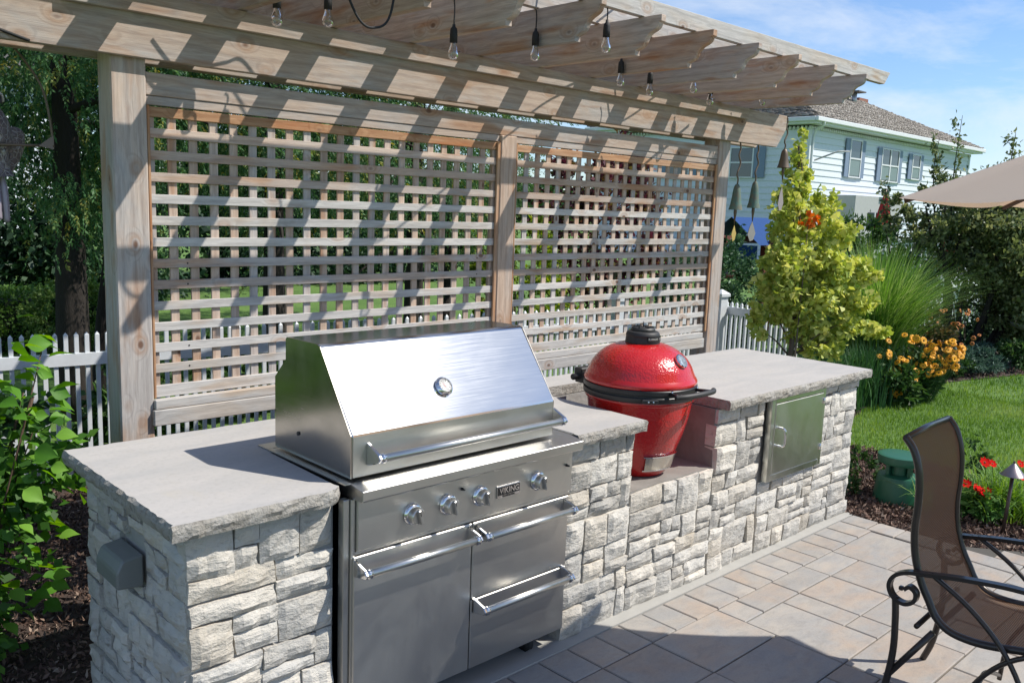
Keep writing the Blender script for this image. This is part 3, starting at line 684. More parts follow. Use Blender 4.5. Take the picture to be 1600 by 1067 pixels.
# thermometer on dome
n_ = Vector((0.10, -.80, .62)).normalized(); pos = K+Vector((.018, -.208, 1.128))
t = lathe('dome_thermometer', [(.02, -.02), (.033, -.006), (.036, .010), (.036, .016), (.032, .020), (.030, .020), (.030, .016), (0, .016)], CHROME, kam, pos, 32, Vector((0, 0, 1)).rotation_difference(n_).to_euler())
d = link('thermometer_face', lathe_me('thermometer_face', [(0.0, .0175), (.029, .0175)], 32), simple('blue_white_dial', (.55, .63, .70), .2), t)
link('thermometer_needle', mesh('thermometer_needle', [(-.001, -.006, .0185), (.001, -.006, .0185), (.008, .019, .0185)], [(0, 1, 2)]), BLACKINK, t)
for k in range(10):
    a = R(-135+k*30); link('thermometer_mark', mesh('thermometer_mark', [(math.sin(a)*r_+math.cos(a)*q, math.cos(a)*r_-math.sin(a)*q, .0182) for r_, q in ((.022, -.0008), (.022, .0008), (.027, .0008), (.027, -.0008))], [(0, 1, 2, 3)]), BLACKINK, t)
# handle, latch, hinge, vent door
kh = tube('lift_handle', bez([K+Vector(p) for p in ((-.150, -.318, 1.000), (-.10, -.345, 1.004), (0, -.358, 1.006), (.10, -.345, 1.004), (.150, -.318, 1.000))], 6), .013, BLACKI, kam, 14)
for x in (-.115, .115): tube('handle_post', [K+Vector((x*.86, -.255, .997)), K+Vector((x, -.338, 1.002))], .008, BLACKP, kam, 10); lathe('handle_bolt', [(0, 0), (.006, 0), (.005, .006), (0, .006)], CHROME, kam, K+Vector((x*.85, -.262, 1.008)), 10)
la = R(-132); lv = Vector((math.cos(la), math.sin(la), 0))
bm = bmesh.new(); cubem(bm, .075, .012, .018, (0, 0, 0)); bev(bm, .003); lt = link('latch', bm_mesh('latch', bm), BLACKP, kam, (lv*.279+Vector((0, 0, .966))), (0, 0, la+R(90)))
for dx in (-.008, .014): lathe('latch_bolt', [(0, 0), (.005, 0), (.004, .004), (0, .005)], CHROME, None, (0, 0, 0), 10, (R(90), 0, 0)).parent = lt; lt.children[-1].location = (dx, -.0065, 0)
for sx in (-.075, .075): box('hinge_arm', K.x+sx-.012, K.x+sx+.012, K.y+.25, K.y+.345, .955, 1.012, BLACKP, kam, 'y', .003)
box('hinge_bracket', K.x-.09, K.x+.09, K.y+.30, K.y+.352, .975, 1.03, BLACKI, kam, 'x', .006); tube('hinge_spring', [K+Vector((-.12, .33, .985)), K+Vector((.12, .33, .985))], .016, BLACKI, kam, 12)
vd = ring_patch('draft_door', .170, R(-128), R(-62), .612, .676, steel('draft_steel', (.62, .60, .54), .22), .006, 12, .020)
for z in (.606, .678): ring_patch('draft_rail', .166 if z < .65 else .191, R(-131), R(-59), z, z+.006, CHROME, .009, 12, .002)
# ================================================================== PERGOLA
per = thing('cedar_pergola', 'weathered cedar pergola with lattice privacy screen and scroll cut rafters behind the counter', 'pergola', (2.5, 1.44, 0))
for x in (.352, 4.574): box('post', x, x+.140, 1.368, 1.506, -.02, 2.568, WOOD, per, 'z', .006)
box('center_post', 2.440, 2.560, 1.368, 1.468, -.02, 2.205, WOODW, per, 'z', .005)
def beam(name, y0, y1, x0, x1, z0, z1, cut, mat):
    return prism(name, [(x0, z1), (x0, z0+cut), (x0+cut*.5, z0), (x1-cut*1.1, z0), (x1, z0+cut*1.3), (x1, z1)], 'xz', y0, y1, mat, per, .003)
beam('beam', 1.329, 1.3665, -.75, 5.405, 2.341, 2.586, .11, WOOD); beam('beam', 1.5075, 1.545, -.75, 5.405, 2.341, 2.586, .11, WOOD)
box('ledger', .17, 4.815, 1.299, 1.3275, 2.506, 2.586, WOOD, per, 'x', .003)
RX = [4.86-.4445*k for k in range(13)]
def scroll(y, s=1):
    p = [(0, .180), (0, .148), (.012, .145), (.014, .137), (.019, .126), (.029, .116), (.045, .108), (.064, .101), (.080, .090), (.091, .075), (.098, .058), (.108, .044), (.122, .035), (.140, .029), (.152, .026), (.152, 0)]
    return [(y+s*a, 2.588+b) for a, b in p]
for i, x in enumerate(RX):
    f = scroll(.468); b = scroll(2.55, -1)[::-1]; rm = WOODW if i % 3 else WOOD
    prism('rafter', f+b, 'yz', x, x+.038, rm, per, .002, axis='y')
for k, y in enumerate((.577, .868, 1.160, 1.452, 1.744, 2.036, 2.328)):
    prism('purlin', [(-1.2, 2.7695), (-1.2, 2.857), (5.46, 2.857), (5.38, 2.7695)], 'xz', y, y+.038, WOODG, per, .002)
# lattice screens
box('top_rail', .493, 4.573, 1.381, 1.419, 2.207, 2.297, WOOD, per, 'x', .003)
for (xa, xb) in ((.493, 2.439), (2.561, 4.573)):
    box('rail_cleat', xa, xb, 1.386, 1.414, 2.170, 2.2055, WOOD, per, 'x', .002)
    box('lattice_trim', xa, xb, 1.386, 1.404, 2.124, 2.164, WOODO, per, 'x', .002)
    box('lattice_trim', xa, xb, 1.386, 1.404, .957, 1.008, WOODG, per, 'x', .002)
    box('side_trim', xb-.022, xb-.001, 1.372, 1.384, .957, 2.168, WOODO, per, 'z', .002); box('side_trim', xa+.001, xa+.012, 1.374, 1.384, .957, 2.168, WOODO, per, 'z', .002)
    for i in range(12):
        z = 2.079-i*.0889; mat = (WOODW, WOODW, WOOD, WOODG, WOODG, WOODG, WOOD, WOOD, WOODG, WOODG, WOODG, WOODG)[i]
        box('horizontal_slat', xa+.002, xb-.002, 1.3865, 1.396, z-.038, z, mat, per, 'x', .0015)
    n = 22 if xa < 1 else 23; sp = (xb-xa-.038)/(n-1)
    for i in range(n):
        x = xa+.019+i*sp; box('vertical_slat', x-.0185, x+.0185, 1.3975, 1.407, .96, 2.165, random.choice((WOODW, WOODW, WOOD)), per, 'z', .0015)
box('bottom_ledge', .49, 4.50, 1.350, 1.385, .912, .953, WOODG, per, 'x', .003); box('bottom_rail', .482, 4.515, 1.345, 1.383, .842, .9105, WOODG, per, 'x', .003)
# screws
SCR = simple('screw_head', (.05, .045, .04), .5, .8)
for i in (6, 7, 10, 11): 
    z = 2.079-i*.0889-.019
    for x in (.655, 2.30): lathe('screw_head', [(0, 0), (.004, 0), (.003, .0015), (0, .0015)], SCR, per, (x, 1.3862, z), 10, (R(90), 0, 0))

# ================================================================== STRING LIGHTS
sl_ = thing('string_lights', 'black cord of clear bulb string lights hung under the pergola rafters', 'string lights', (2.5, 1.0, 2.75))
so_me = lathe_me('socket', [(0, .080), (.006, .080), (.008, .068), (.015, .060), (.0165, .050), (.0175, .030), (.0175, .0), (0, 0)], 16); so_me.shade_smooth(); so_me.materials.append(RUBBER)
bu_me = lathe_me('bulb', [(.0125, .0), (.014, -.012), (.020, -.028), (.0245, -.044), (.0235, -.058), (.016, -.069), (.005, -.073), (0, -.0735)], 18, False); bu_me.shade_smooth(); bu_me.materials.append(GLASS)
fi_me = tube_me('filament', [(-.004, 0, -.02), (-.003, 0, -.055), (0, 0, -.062), (.003, 0, -.055), (.004, 0, -.02)], .0006, 4); fi_me.materials.append(simple('filament', (.35, .25, .12), .4, .8))
def bulb(x, y, z, top=None, lean=0):
    o = bpy.data.objects.new('socket', so_me); COL.objects.link(o); o.parent = sl_; o.location = Vector((x, y, z))-off(sl_); o.rotation_euler = (lean, lean*.5, random.uniform(0, 3))
    for me in (bu_me, fi_me):
        b = bpy.data.objects.new(me.name, me); COL.objects.link(b); b.parent = o
    if top: tube('cord', bez([(x, y, z+.075), (x+.006, y+.004, (z+top)/2+.05), (x-.004, y, top)], 4), .0035, RUBBER, sl_, 6)
for a in ((.94, 1.13, 2.585), (1.15, 1.08, 2.61, 2.75), (1.65, .85, 2.525, 2.72), (2.17, .86, 2.590, 2.76), (2.39, .60, 2.635, 2.77), (3.06, 1.06, 2.590, 2.76), (3.42, 1.13, 2.580, 2.76), (3.70, 1.01, 2.62, 2.77), (4.12, 1.17, 2.60, 2.70), (4.73, 1.15, 2.66, 2.77), (.50, 1.05, 2.62, 2.77), (.1, 1.0, 2.62, 2.77)):
    bulb(*a[:3], top=a[3] if len(a) > 3 else 2.72)
tube('cord', bez([(.93, .74, 2.86), (.99, .74, 2.68), (1.06, .72, 2.52), (1.13, .71, 2.49), (1.20, .70, 2.55), (1.24, .70, 2.80)], 8), .005, RUBBER, sl_, 8)
tube('cord', bez([(.70, 1.14, 2.73), (.82, 1.13, 2.64), (.94, 1.13, 2.675), (1.05, 1.10, 2.75), (1.15, 1.08, 2.80), (1.40, .95, 2.88), (1.65, .85, 2.88), (2.17, .86, 2.89), (2.39, .62, 2.885), (2.75, .85, 2.88), (3.06, 1.06, 2.88), (3.42, 1.13, 2.88), (3.7, 1.01, 2.885), (4.12, 1.17, 2.885), (4.73, 1.15, 2.88), (5.0, 1.1, 2.87)], 6), .005, RUBBER, sl_, 6)
tube('cord', bez([(4.02, 1.10, 2.585), (4.08, 1.15, 2.572), (4.12, 1.17, 2.570), (4.17, 1.19, 2.574), (4.24, 1.22, 2.585)], 5), .007, RUBBER, sl_, 6)
tube('hook', bez([(-.18, 1.28, 2.42), (-.10, 1.31, 2.385), (.0, 1.322, 2.36), (.06, 1.324, 2.345)], 5), .006, RUBBER, sl_, 6)

# ================================================================== WIND BELLS
PATINA = M_('green_patina'); _n = PATINA.noise(PATINA.coord(), 26, 5, .65)
PATINA.set('Base Color', PATINA.mix(PATINA.ramp(_n, [(.38, 0.), (.62, 1.)]), (.10, .20, .165), (.16, .15, .11))); PATINA.set('Roughness', .75); PATINA.set('Metallic', .25); PATINA = PATINA.m
BRONZE = simple('brown_bronze', (.16, .12, .085), .5, .5)
def bell(x, y, ztop, zbell, hb, rb, label, sail=None, mat=PATINA, sailm=BRONZE):
    t = thing('wind_bell', label, 'wind bell', (x, y, zbell), 'bronze wind bells hanging from the end of the pergola beam')
    L = ztop-zbell-hb; tube('strap', bez([(x, y, ztop), (x+.012, y, ztop-L*.15), (x-.004, y, ztop-L*.3), (x+.022, y, ztop-L*.5), (x-.012, y, ztop-L*.75), (x+.004, y, ztop-L*.88), (x, y, zbell+hb)], 6), .006, BRONZE, t, 6)
    lathe('bell_cup', [(0, hb), (rb*.22, hb*.99), (rb*.42, hb*.90), (rb*.55, hb*.72), (rb*.66, hb*.45), (rb*.80, hb*.2), (rb, 0), (rb*.93, 0), (rb*.6, hb*.4), (rb*.3, hb*.85)], mat, t, (x, y, zbell), 20)
    tube('clapper', [(x, y, zbell+hb*.8), (x, y, zbell-.02), (x, y, zbell-.10)], [.004, .012, .003], BRONZE, t, 8)
    if sail:
        w_, z1, z0 = sail; tube('sail_cord', [(x, y, zbell-.09), (x, y, z1)], .0015, BRONZE, t, 5)
        prism('wind_sail', [(x, z1), (x-w_*.6, z1-(z1-z0)*.3), (x-w_, z0+.05), (x-w_*.3, z0), (x+w_*.5, z0+.01), (x+w_, z0+.06), (x+w_*.6, z1-(z1-z0)*.35)], 'xz', y-.002, y+.002, sailm, t)
bell(4.80, 1.345, 2.340, 1.852, .19, .052, 'leftmost green patina wind bell, beside the right pergola post', (.03, 1.74, 1.62), PATINA, simple('gold_sail', (.50, .36, .10), .5))
bell(5.045, 1.345, 2.340, 1.872, .20, .050, 'green patina wind bell hanging second from the right pergola post', (.055, 1.77, 1.62), PATINA, simple('grey_sail', (.24, .23, .21), .6))
bell(5.437, 1.345, 2.58, 2.195, .145, .050, 'brown wind bell hanging off the very end of the pergola beam', (.04, 2.05, 1.86), BRONZE, simple('dull_sail', (.30, .26, .25), .6))

# ================================================================== BIRD ORNAMENT
FEATH = M_('etched_feather_metal'); fe = FEATH.vor(FEATH.coord((1, 1, .8), False), 44, 'DISTANCE_TO_EDGE')
FEATH.set('Base Color', FEATH.mix(FEATH.ramp(fe, [(.02, 1.), (.09, 0.)]), (.16, .13, .13), (.36, .33, .31))); FEATH.set('Roughness', .5); FEATH.set('Metallic', .4); FEATH.bump(FEATH.ramp(fe, [(0, 0.), (.12, 1.)]), .6, .006); FEATH = FEATH.m
QUILL = simple('grey_mauve_quill', (.34, .29, .33), .45, .35); DKM = simple('dark_bird_metal', (.07, .065, .065), .5, .3)
B0 = Vector((.010, 1.70, 1.835)); bird = thing('bird_sculpture', 'metal bird sculpture with hexagon feathers perched on a hanging frame at the left edge', 'sculpture', B0)
def skin(name, pts, radii, edges, mat, parent, sub_=2):
    me = bpy.data.meshes.new(name); me.from_pydata([tuple(p) for p in pts], edges, []); o = bpy.data.objects.new(name, me); COL.objects.link(o)
    o.modifiers.new('s', 'SKIN'); 
    for i, r_ in enumerate(radii): me.skin_vertices[0].data[i].radius = r_ if isinstance(r_, tuple) else (r_, r_)
    me.skin_vertices[0].data[0].use_root = True
    sd = o.modifiers.new('d', 'SUBSURF'); sd.levels = sub_; sd.render_levels = sub_
    dg = bpy.context.evaluated_depsgraph_get(); m2 = bpy.data.meshes.new_from_object(o.evaluated_get(dg)); bpy.data.objects.remove(o); m2.name = name
    m2.materials.clear(); m2.materials.append(mat); m2.shade_smooth(); return link(name, m2, None, parent)
skin('body', [(-.01, .0, .10), (0, -.005, .18), (.0, -.01, .25), (-.005, -.015, .31), (-.01, -.03, .352), (-.005, 0, .05)], [.075, .098, .092, .070, .040, .045], [(0, 1), (1, 2), (2, 3), (3, 4), (0, 5)], FEATH, bird)
skin('head', [(-.01, -.01, .36), (-.005, -.03, .400), (0, -.04, .43)], [.05, .056, .03], [(0, 1), (1, 2)], DKM, bird)
tube('beak', [B0+Vector((.0, -.075, .395)), B0+Vector((.012, -.115, .385)), B0+Vector((.018, -.128, .355))], [.018, .012, .002], BLACKI, bird)
tube('brow', bez([B0+Vector((.0, -.085, .412)), B0+Vector((.035, -.06, .405)), B0+Vector((.048, -.03, .375))], 4), .006, simple('pale_brow', (.6, .58, .55), .5), bird)
for s in (-1, 1): skin('wing', [(s*.085, .0, .27), (s*.10, .005, .20), (s*.085, .01, .12), (s*.055, .015, .04)], [(.035, .055), (.035, .06), (.026, .045), (.012, .02)], [(0, 1), (1, 2), (2, 3)], FEATH, bird)
for i, dx in enumerate((-.045, -.018, .012, .040)):
    tube('tail_feather', bez([B0+Vector((dx*.7, .01, .07)), B0+Vector((dx, .0, -.02)), B0+Vector((dx*1.1, -.01, -.13)), B0+Vector((dx*1.1, -.012, -.175-.012*(i % 2)))], 4), [.014]*4+[.017]*4+[.015]*4+[.006], QUILL, bird, 10)
for dx in (-.03, .03): tube('foot', [B0+Vector((dx, -.03, .10)), B0+Vector((dx, -.075, .155)), B0+Vector((dx, -.07, .14))], .011, simple('pale_claw', (.42, .38, .32), .6), bird)
for _o in bird.children: _o.scale = (.84,)*3
pf = [(.185, 1.60, 2.32), (.19, 1.60, 2.14), (.205, 1.595, 2.00), (-.02, 1.60, 1.985), (-.23, 1.70, 1.985)]
tube('perch_bar', [(.205, 1.597, 1.988), (.02, 1.62, 1.982), (-.17, 1.70, 1.988)], .006, BRONZE, bird); tube('hanger_rod', bez([(.204, 1.597, 1.985), (.195, 1.60, 2.10), (.17, 1.605, 2.22), (.10, 1.61, 2.33), (.02, 1.60, 2.42)], 6), .005, BRONZE, bird)
tube('hanger_rod', bez([(-.17, 1.70, 1.985), (-.16, 1.69, 2.15), (-.10, 1.65, 2.33), (.02, 1.60, 2.42)], 6), .005, BRONZE, bird)
prism('corner_plate', [(.205, 2.03), (.205, 1.975), (.15, 1.985)], 'xz', 1.592, 1.600, simple('rust_plate', (.22, .17, .14), .6), bird)

# ================================================================== FENCES
def fence_run(p0, p1, ztop, label, sp=.0595, pw=.024, posts=(), cat='fence', group=None, rails=(.83, .10), z0=-.03, peaked=True, mat=WHITEV):
    p0 = Vector((*p0, 0)); p1 = Vector((*p1, 0)); d = (p1-p0); L = d.length; d.normalize(); rz = math.atan2(d.y, d.x)
    t = thing('picket_fence', label, cat, p0, group, rz)
    h_ = ztop-z0; pm = mesh('picket', [(-pw/2, -.011, 0), (pw/2, -.011, 0), (pw/2, .011, 0), (-pw/2, .011, 0), (-pw/2, -.011, h_-.018), (pw/2, -.011, h_-.018), (pw/2, .011, h_-.018), (-pw/2, .011, h_-.018), (0, 0, h_)],
             [(0, 3, 2, 1), (0, 1, 5, 4), (1, 2, 6, 5), (2, 3, 7, 6), (3, 0, 4, 7), (4, 5, 8), (5, 6, 8), (6, 7, 8), (7, 4, 8)]); pm.materials.append(mat)
    k = int(L/sp)
    for i in range(k+1):
        x = i*sp
        if any(abs(x-q) < .07 for q in posts): continue
        o = bpy.data.objects.new('picket', pm); COL.objects.link(o); o.parent = t; o.location = (x, 0, z0)
    for z in rails:
        bm = bmesh.new(); cubem(bm, L, .038, .075, (L/2, -.002, z)); link('rail', bm_mesh('rail', bm), mat, t)
    for q in posts:
        bm = bmesh.new(); cubem(bm, .10, .10, ztop+.05-z0, (q, 0, (ztop+.05+z0)/2)); po = link('fence_post', bm_mesh('fence_post', bm), mat, t)
        bm = bmesh.new(); vs = cubem(bm, .13, .13, .03, (q, 0, ztop+.065)); 
        bmesh.ops.create_cone(bm, segments=4, radius1=.09, radius2=.01, depth=.04, cap_ends=True, matrix=Matrix.Translation((q, 0, ztop+.10))@Matrix.Rotation(R(45), 4, 'Z')); link('post_cap', bm_mesh('post_cap', bm), mat, po)
    return t
fence_run((-1.0, 3.70), (6.69, 2.62), .95, 'long white picket fence running behind the lattice screen', posts=(6.36, 7.75), rails=(.78, .12))
fence_run((6.76, 2.60), (6.68, 1.72), .95, 'short white picket fence panel running toward the young yellow green tree', posts=(), rails=(.86, .12))
fence_run((14.3, 3.9), (17.2, 2.75), .62, 'far white picket fence seen beside the big dark bush', .105, .05, (0.0, 1.3), rails=(.45, .0), z0=-.4)

# ================================================================== HOUSE (right, far)
hs = thing('white_house', 'two storey pale clapboard house with blue shutters and cedar shingle hip roof', 'house', (31, 14.9, 0))
HX0, HX1, HY0, HY1, HZ = 31.0, 47.6, 14.9, 25.6, 5.25
box('wall', HX0+.06, HX1-.06, HY0+.06, HY1, -.4, HZ, SIDING, hs, bv=0)
zb = -.3; k = 0
def board_me(L):   # clapboard: tilted board, thick at the butt
    return mesh('siding_board', [(0, -.02, 0), (L, -.02, 0), (L, .03, 0), (0, .03, 0), (0, .012, .255), (L, .012, .255), (L, .03, .255), (0, .03, .255)], [(0, 3, 2, 1), (4, 5, 6, 7), (0, 1, 5, 4), (1, 2, 6, 5), (2, 3, 7, 6), (3, 0, 4, 7)])
mf = board_me(HX1-HX0); ms = board_me(HY1-HY0); mf.materials.append(SIDING); ms.materials.append(SIDING)
while zb < HZ-.1:
    o = link('siding_board', mf, None, hs, (0, .03, zb)); o = link('siding_board', ms, None, hs, (.03, HY1-HY0, zb), (0, 0, R(-90))); zb += .25
box('corner_board', HX0-.035, HX0+.09, HY0-.035, HY0+.09, -.4, HZ-.002, GUTTERW, hs, 'z'); box('corner_board', HX1-.09, HX1+.035, HY0-.035, HY0+.09, -.4, HZ-.002, GUTTERW, hs, 'z')
def window(x0, x1, z0, z1, mull=0, y=HY0, side=False, shut=.34, blind=True):
    def W(n, a, b, c, d, e, f, mat, par):
        if side: return box(n, HX0+c, HX0+d, a, b, e, f, mat, par, bv=0)
        return box(n, a, b, y+c, y+d, e, f, mat, par, bv=0)
    w_ = W('window', x0, x1, -.05, -.021, z0, z1, PANE, hs)
    def s_(o): sub(o, w_, hs)
    if shut:
        for a, b in ((x0-.06-shut, x0-.06), (x1+.06, x1+.06+shut)): s_(W('shutter', a, b, -.06, -.022, z0-.04, z1+.05, SHUTTER, None))
    for a, b, e, f in ((x0-.055, x0, z0-.05, z1+.05), (x1, x1+.055, z0-.05, z1+.05), (x0, x1, z1, z1+.05), (x0, x1, z0-.05, z0), (x0, x1, (z0+z1)/2-.03, (z0+z1)/2+.03)): s_(W('frame', a, b, -.08, -.0205, e, f, GUTTERW, None))
    if mull: s_(W('frame', (x0+x1)/2-.04, (x0+x1)/2+.04, -.081, -.0206, z0, z1, GUTTERW, None))
    if blind:
        s_(W('blind', x0+.02, x1-.02, -.056, -.0515, z0+.05, z0+(z1-z0)*.5, simple('pale_curtain', (.20, .27, .27), .7), None))
window(34.35, 35.28, 3.55, 5.0); window(37.35, 39.0, 3.52, 4.85, 1); window(40.55, 41.35, 3.75, 4.80); window(17.3, 18.3, 3.35, 4.5, side=True, shut=.5, blind=False); window(20.4, 21.4, 3.35, 4.5, side=True, shut=.5, blind=False)
# roof
RP = .47; ov = .45; ex0, ex1, ey0, ey1 = HX0-ov, HX1+ov, HY0-ov, HY1+ov; hw = (ey1-ey0)/2; zr = HZ+.32+hw*RP; ze = HZ+.30
rf = link('roof', mesh('roof', [Vector(p)-off(hs) for p in ((ex0, ey0, ze), (ex1, ey0, ze), (ex1, ey1, ze), (ex0, ey1, ze), (ex0+hw, ey0+hw, zr), (ex1-hw, ey0+hw, zr))], [(0, 1, 5, 4), (1, 2, 5), (2, 3, 4, 5), (3, 0, 4), (0, 3, 2, 1)]), simple('roof_deck', (.10, .085, .07), .95), hs)
Cs = []; rr = []
nrow = int(hw/.17)
for j in range(nrow):
    d0 = (j+.5)*hw/nrow; z = ze+(d0)*RP+.03
    for (a0, a1, fx) in ((ex0+d0, ex1-d0, 0), (ey0+d0, ey1-d0, 1)):
        x = a0
        while x < a1:
            w_ = random.uniform(.12, .30); zz = z+random.uniform(0, .03)
            Cs.append(((x+w_/2, ey0+d0, zz, w_, .24, .05) if fx == 0 else (ex0+d0, x+w_/2, zz, .24, w_, .05))); rr.append(min(1, max(0, random.gauss(.45, .16)+.12*math.sin(j*2.3)))); x += w_+.012
Cs = np.array(Cs); o = boxes('shingle', Cs[:, :3], Cs[:, 3:], SHINGLE, None, rnd=np.array(rr)); o.parent = rf; o.location = -off(hs); stuff(o)
for a in ((ex0, ex1, ey0-.10, ey0, 'gutter'), ): box('gutter', ex0-.10, ex1+.1, ey0-.12, ey0-.002, ze-.14, ze+.03, GUTTERW, hs, 'x', .02)
box('gutter', ex0-.12, ex0-.002, ey0, ey1, ze-.14, ze+.03, GUTTERW, hs, 'y', .02)
box('fascia', ex0+.002, ex1, ey0+.002, ey0+.03, ze-.22, ze-.005, GUTTERW, hs, bv=0); box('fascia', ex0+.002, ex0+.03, ey0+.032, ey1, ze-.22, ze-.005, GUTTERW, hs, bv=0)
box('soffit', ex0+.035, ex1-.05, ey0+.035, HY0+.055, ze-.215, ze-.19, GUTTERW, hs, bv=0); box('soffit', ex0+.035, HX0+.055, HY0+.06, ey1-.05, ze-.215, ze-.19, GUTTERW, hs, bv=0)
x = HX0+.05; Cd = []
while x < HX1: Cd.append((x, HY0-.03, HZ-.02)); x += .17
y = HY0
while y < HY1: Cd.append((HX0-.03, y, HZ-.02)); y += .17
stuff(boxes('dentil_moulding', np.array(Cd)-np.array(hs.location), np.tile([.08, .08, .12], (len(Cd), 1)), GUTTERW, None)).parent = hs
tube('downspout', bez([(HX0+.05, ey0-.06, ze-.1), (HX0+.05, ey0-.02, ze-.3), (HX0+.16, HY0-.07, ze-.65), (HX0+.16, HY0-.07, 2.5), (HX0+.16, HY0-.07, 0)], 4), .05, GUTTERW, hs, 8)
tube('antenna_arm', [(HX0+.3, HY0-.1, 4.0), (HX0+.6, HY0-.9, 4.35), (HX0+1.5, HY0-.9, 4.40)], .03, simple('grey_metal', (.35, .35, .35), .5), hs, 6)
CHIM = simple('chimney_brick', (.30, .13, .09), .9)
def on_roof(name, x, y, h_, w_, cap):
    z = ze+(y-ey0)*RP; c = box(name, x-w_/2, x+w_/2, y-w_/2, y+w_/2, z-.3, z+h_, CHIM, hs, bv=0)
    if cap: sub(lathe('flue', [(.16, 0), (.14, .25), (.26, .27), (0, .36)], CHIM, None, (x, y, z+h_), 12), c, hs)
on_roof('chimney', 43.6, 19.4, .02, 1.0, False); on_roof('chimney', 42.5, 19.6, .10, .40, True)
tube('roof_vent', [(41.3, 18.3, ze+(18.3-ey0)*RP-.1), (41.3, 18.3, ze+(18.3-ey0)*RP+.5)], .12, simple('vent_metal', (.5, .5, .5), .4, .6), hs, 10); box('roof_vent', 40.9, 41.7, 17.9, 18.7, ze+(18.3-ey0)*RP+.52, ze+(18.3-ey0)*RP+.58, simple('vent_cap', (.13, .12, .11), .6), hs, bv=0)
# lean-to under the side, porch wall and door
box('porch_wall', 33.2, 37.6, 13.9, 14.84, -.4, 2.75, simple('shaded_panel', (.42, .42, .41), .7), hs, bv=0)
w_ = box('window', 34.4, 35.3, 13.84, 13.899, 1.5, 2.1, PANE, hs, bv=0); sub(box('frame', 34.84, 34.90, 13.80, 13.839, 1.5, 2.1, GUTTERW, None, bv=0), w_, hs)
box('wall_lamp', 35.5, 35.8, 13.7, 13.9, 2.8, 3.05, BLACKP, hs, bv=0)

# ---- deck with railing, covered grill, closed umbrellas
dk = thing('wooden_deck', 'white deck with baluster railing and steps in front of the far house', 'deck', (23.5, 6.9, 0))
box('deck_floor', 22.9, 26.5, 6.3, 9.2, .15, .28, GUTTERW, dk, bv=0)
box('top_rail', 23.0, 25.2, 7.05-.6, 7.13-.6, 1.16, 1.24, GUTTERW, dk, bv=0); box('bottom_rail', 23.0, 25.2, 7.05-.6, 7.13-.6, .36, .42, GUTTERW, dk, bv=0)
for yy in (0,):
    box('top_rail', 22.95, 23.02, 6.5, 8.3, 1.16, 1.24, GUTTERW, dk, bv=0)
    for i in range(13): box('baluster', 22.96, 23.01, 6.55+i*.14, 6.60+i*.14, .29, 1.15, GUTTERW, dk, bv=0)
for i in range(16): box('baluster', 23.08+i*.14, 23.13+i*.14, 6.46, 6.51, .29, 1.15, GUTTERW, dk, bv=0)
tube('stair_rail', [(25.2, 6.4, 1.2), (26.3, 6.1, .45)], .05, GUTTERW, dk, 6)
lathe('bbq_cover', [(.42, 0), (.45, .5), (.42, .75), (.30, .98), (.12, 1.10), (0, 1.13)], simple('charcoal_cover', (.03, .03, .035), .85), None, (24.75, 7.9, .29), 24)
o = bpy.context.scene.objects['bbq_cover']; tag(o, 'charcoal grill cover domed on the far white deck', 'grill cover')
def closed_umb(x, y, z0, z1, label):
    t = thing('closed_umbrella', label, 'umbrella', (x, y, z0), 'closed red patio umbrellas by the far house')
    RC = simple('red_canvas', (.42, .02, .02), .8); bm = bmesh.new(); n = 16; H_ = z1-z0; rings = [(.22, .45*H_), (.26, .50*H_), (.20, .72*H_), (.09, .93*H_), (.01, H_)]
    V = [(r_*(1 if i % 2 else .72)*math.cos(2*math.pi*i/n), r_*(1 if i % 2 else .72)*math.sin(2*math.pi*i/n), z) for r_, z in rings for i in range(n)]
    F = [(j*n+i, j*n+(i+1) % n, (j+1)*n+(i+1) % n, (j+1)*n+i) for j in range(4) for i in range(n)]; bm.free()
    link('canopy', mesh('canopy', V, F), RC, t); tube('pole', [(x, y, z0), (x, y, z1+.08)], .025, BRONZE, t, 8)
closed_umb(25.2, 9.2, .2, 2.62, 'closed red umbrella standing tall in front of the far house wall'); closed_umb(20.3, 5.4, -.3, 1.93, 'closed red umbrella half hidden in the big bush')
# playset with blue canopy
ps = thing('playset', 'red brown wooden playset with bright blue canopy behind the young tree', 'playset', (11.9, 5.4, 0)); PW = simple('redwood_stain', (.17, .05, .035), .7); BL = simple('blue_canvas', (.006, .055, .20), .9)
for (x, y) in ((11.2, 5.6), (11.9, 5.1), (11.8, 6.1), (12.5, 5.6)): box('leg', x-.05, x+.05, y-.05, y+.05, -.03, 1.45, PW, ps, 'z')
box('cross_beam', 10.6, 12.5, 5.55, 5.65, 1.36, 1.48, PW, ps); box('platform', 11.15, 12.5, 5.05, 6.1, .8, .86, PW, ps)
link('canopy', mesh('canopy', [Vector(p)-off(ps) for p in ((11.5, 5.1, 1.35), (12.6, 5.1, 1.35), (12.6, 5.65, 1.78), (11.5, 5.65, 1.78), (12.6, 6.2, 1.35), (11.5, 6.2, 1.35))], [(0, 1, 2, 3), (3, 2, 4, 5)]), BL, ps)
link('canvas_side', mesh('canvas_side', [Vector(p)-off(ps) for p in ((11.52, 5.15, 1.0), (11.52, 5.65, 1.0), (11.52, 5.65, 1.34), (11.52, 5.15, 1.34))], [(0, 1, 2, 3)]), BL, ps)
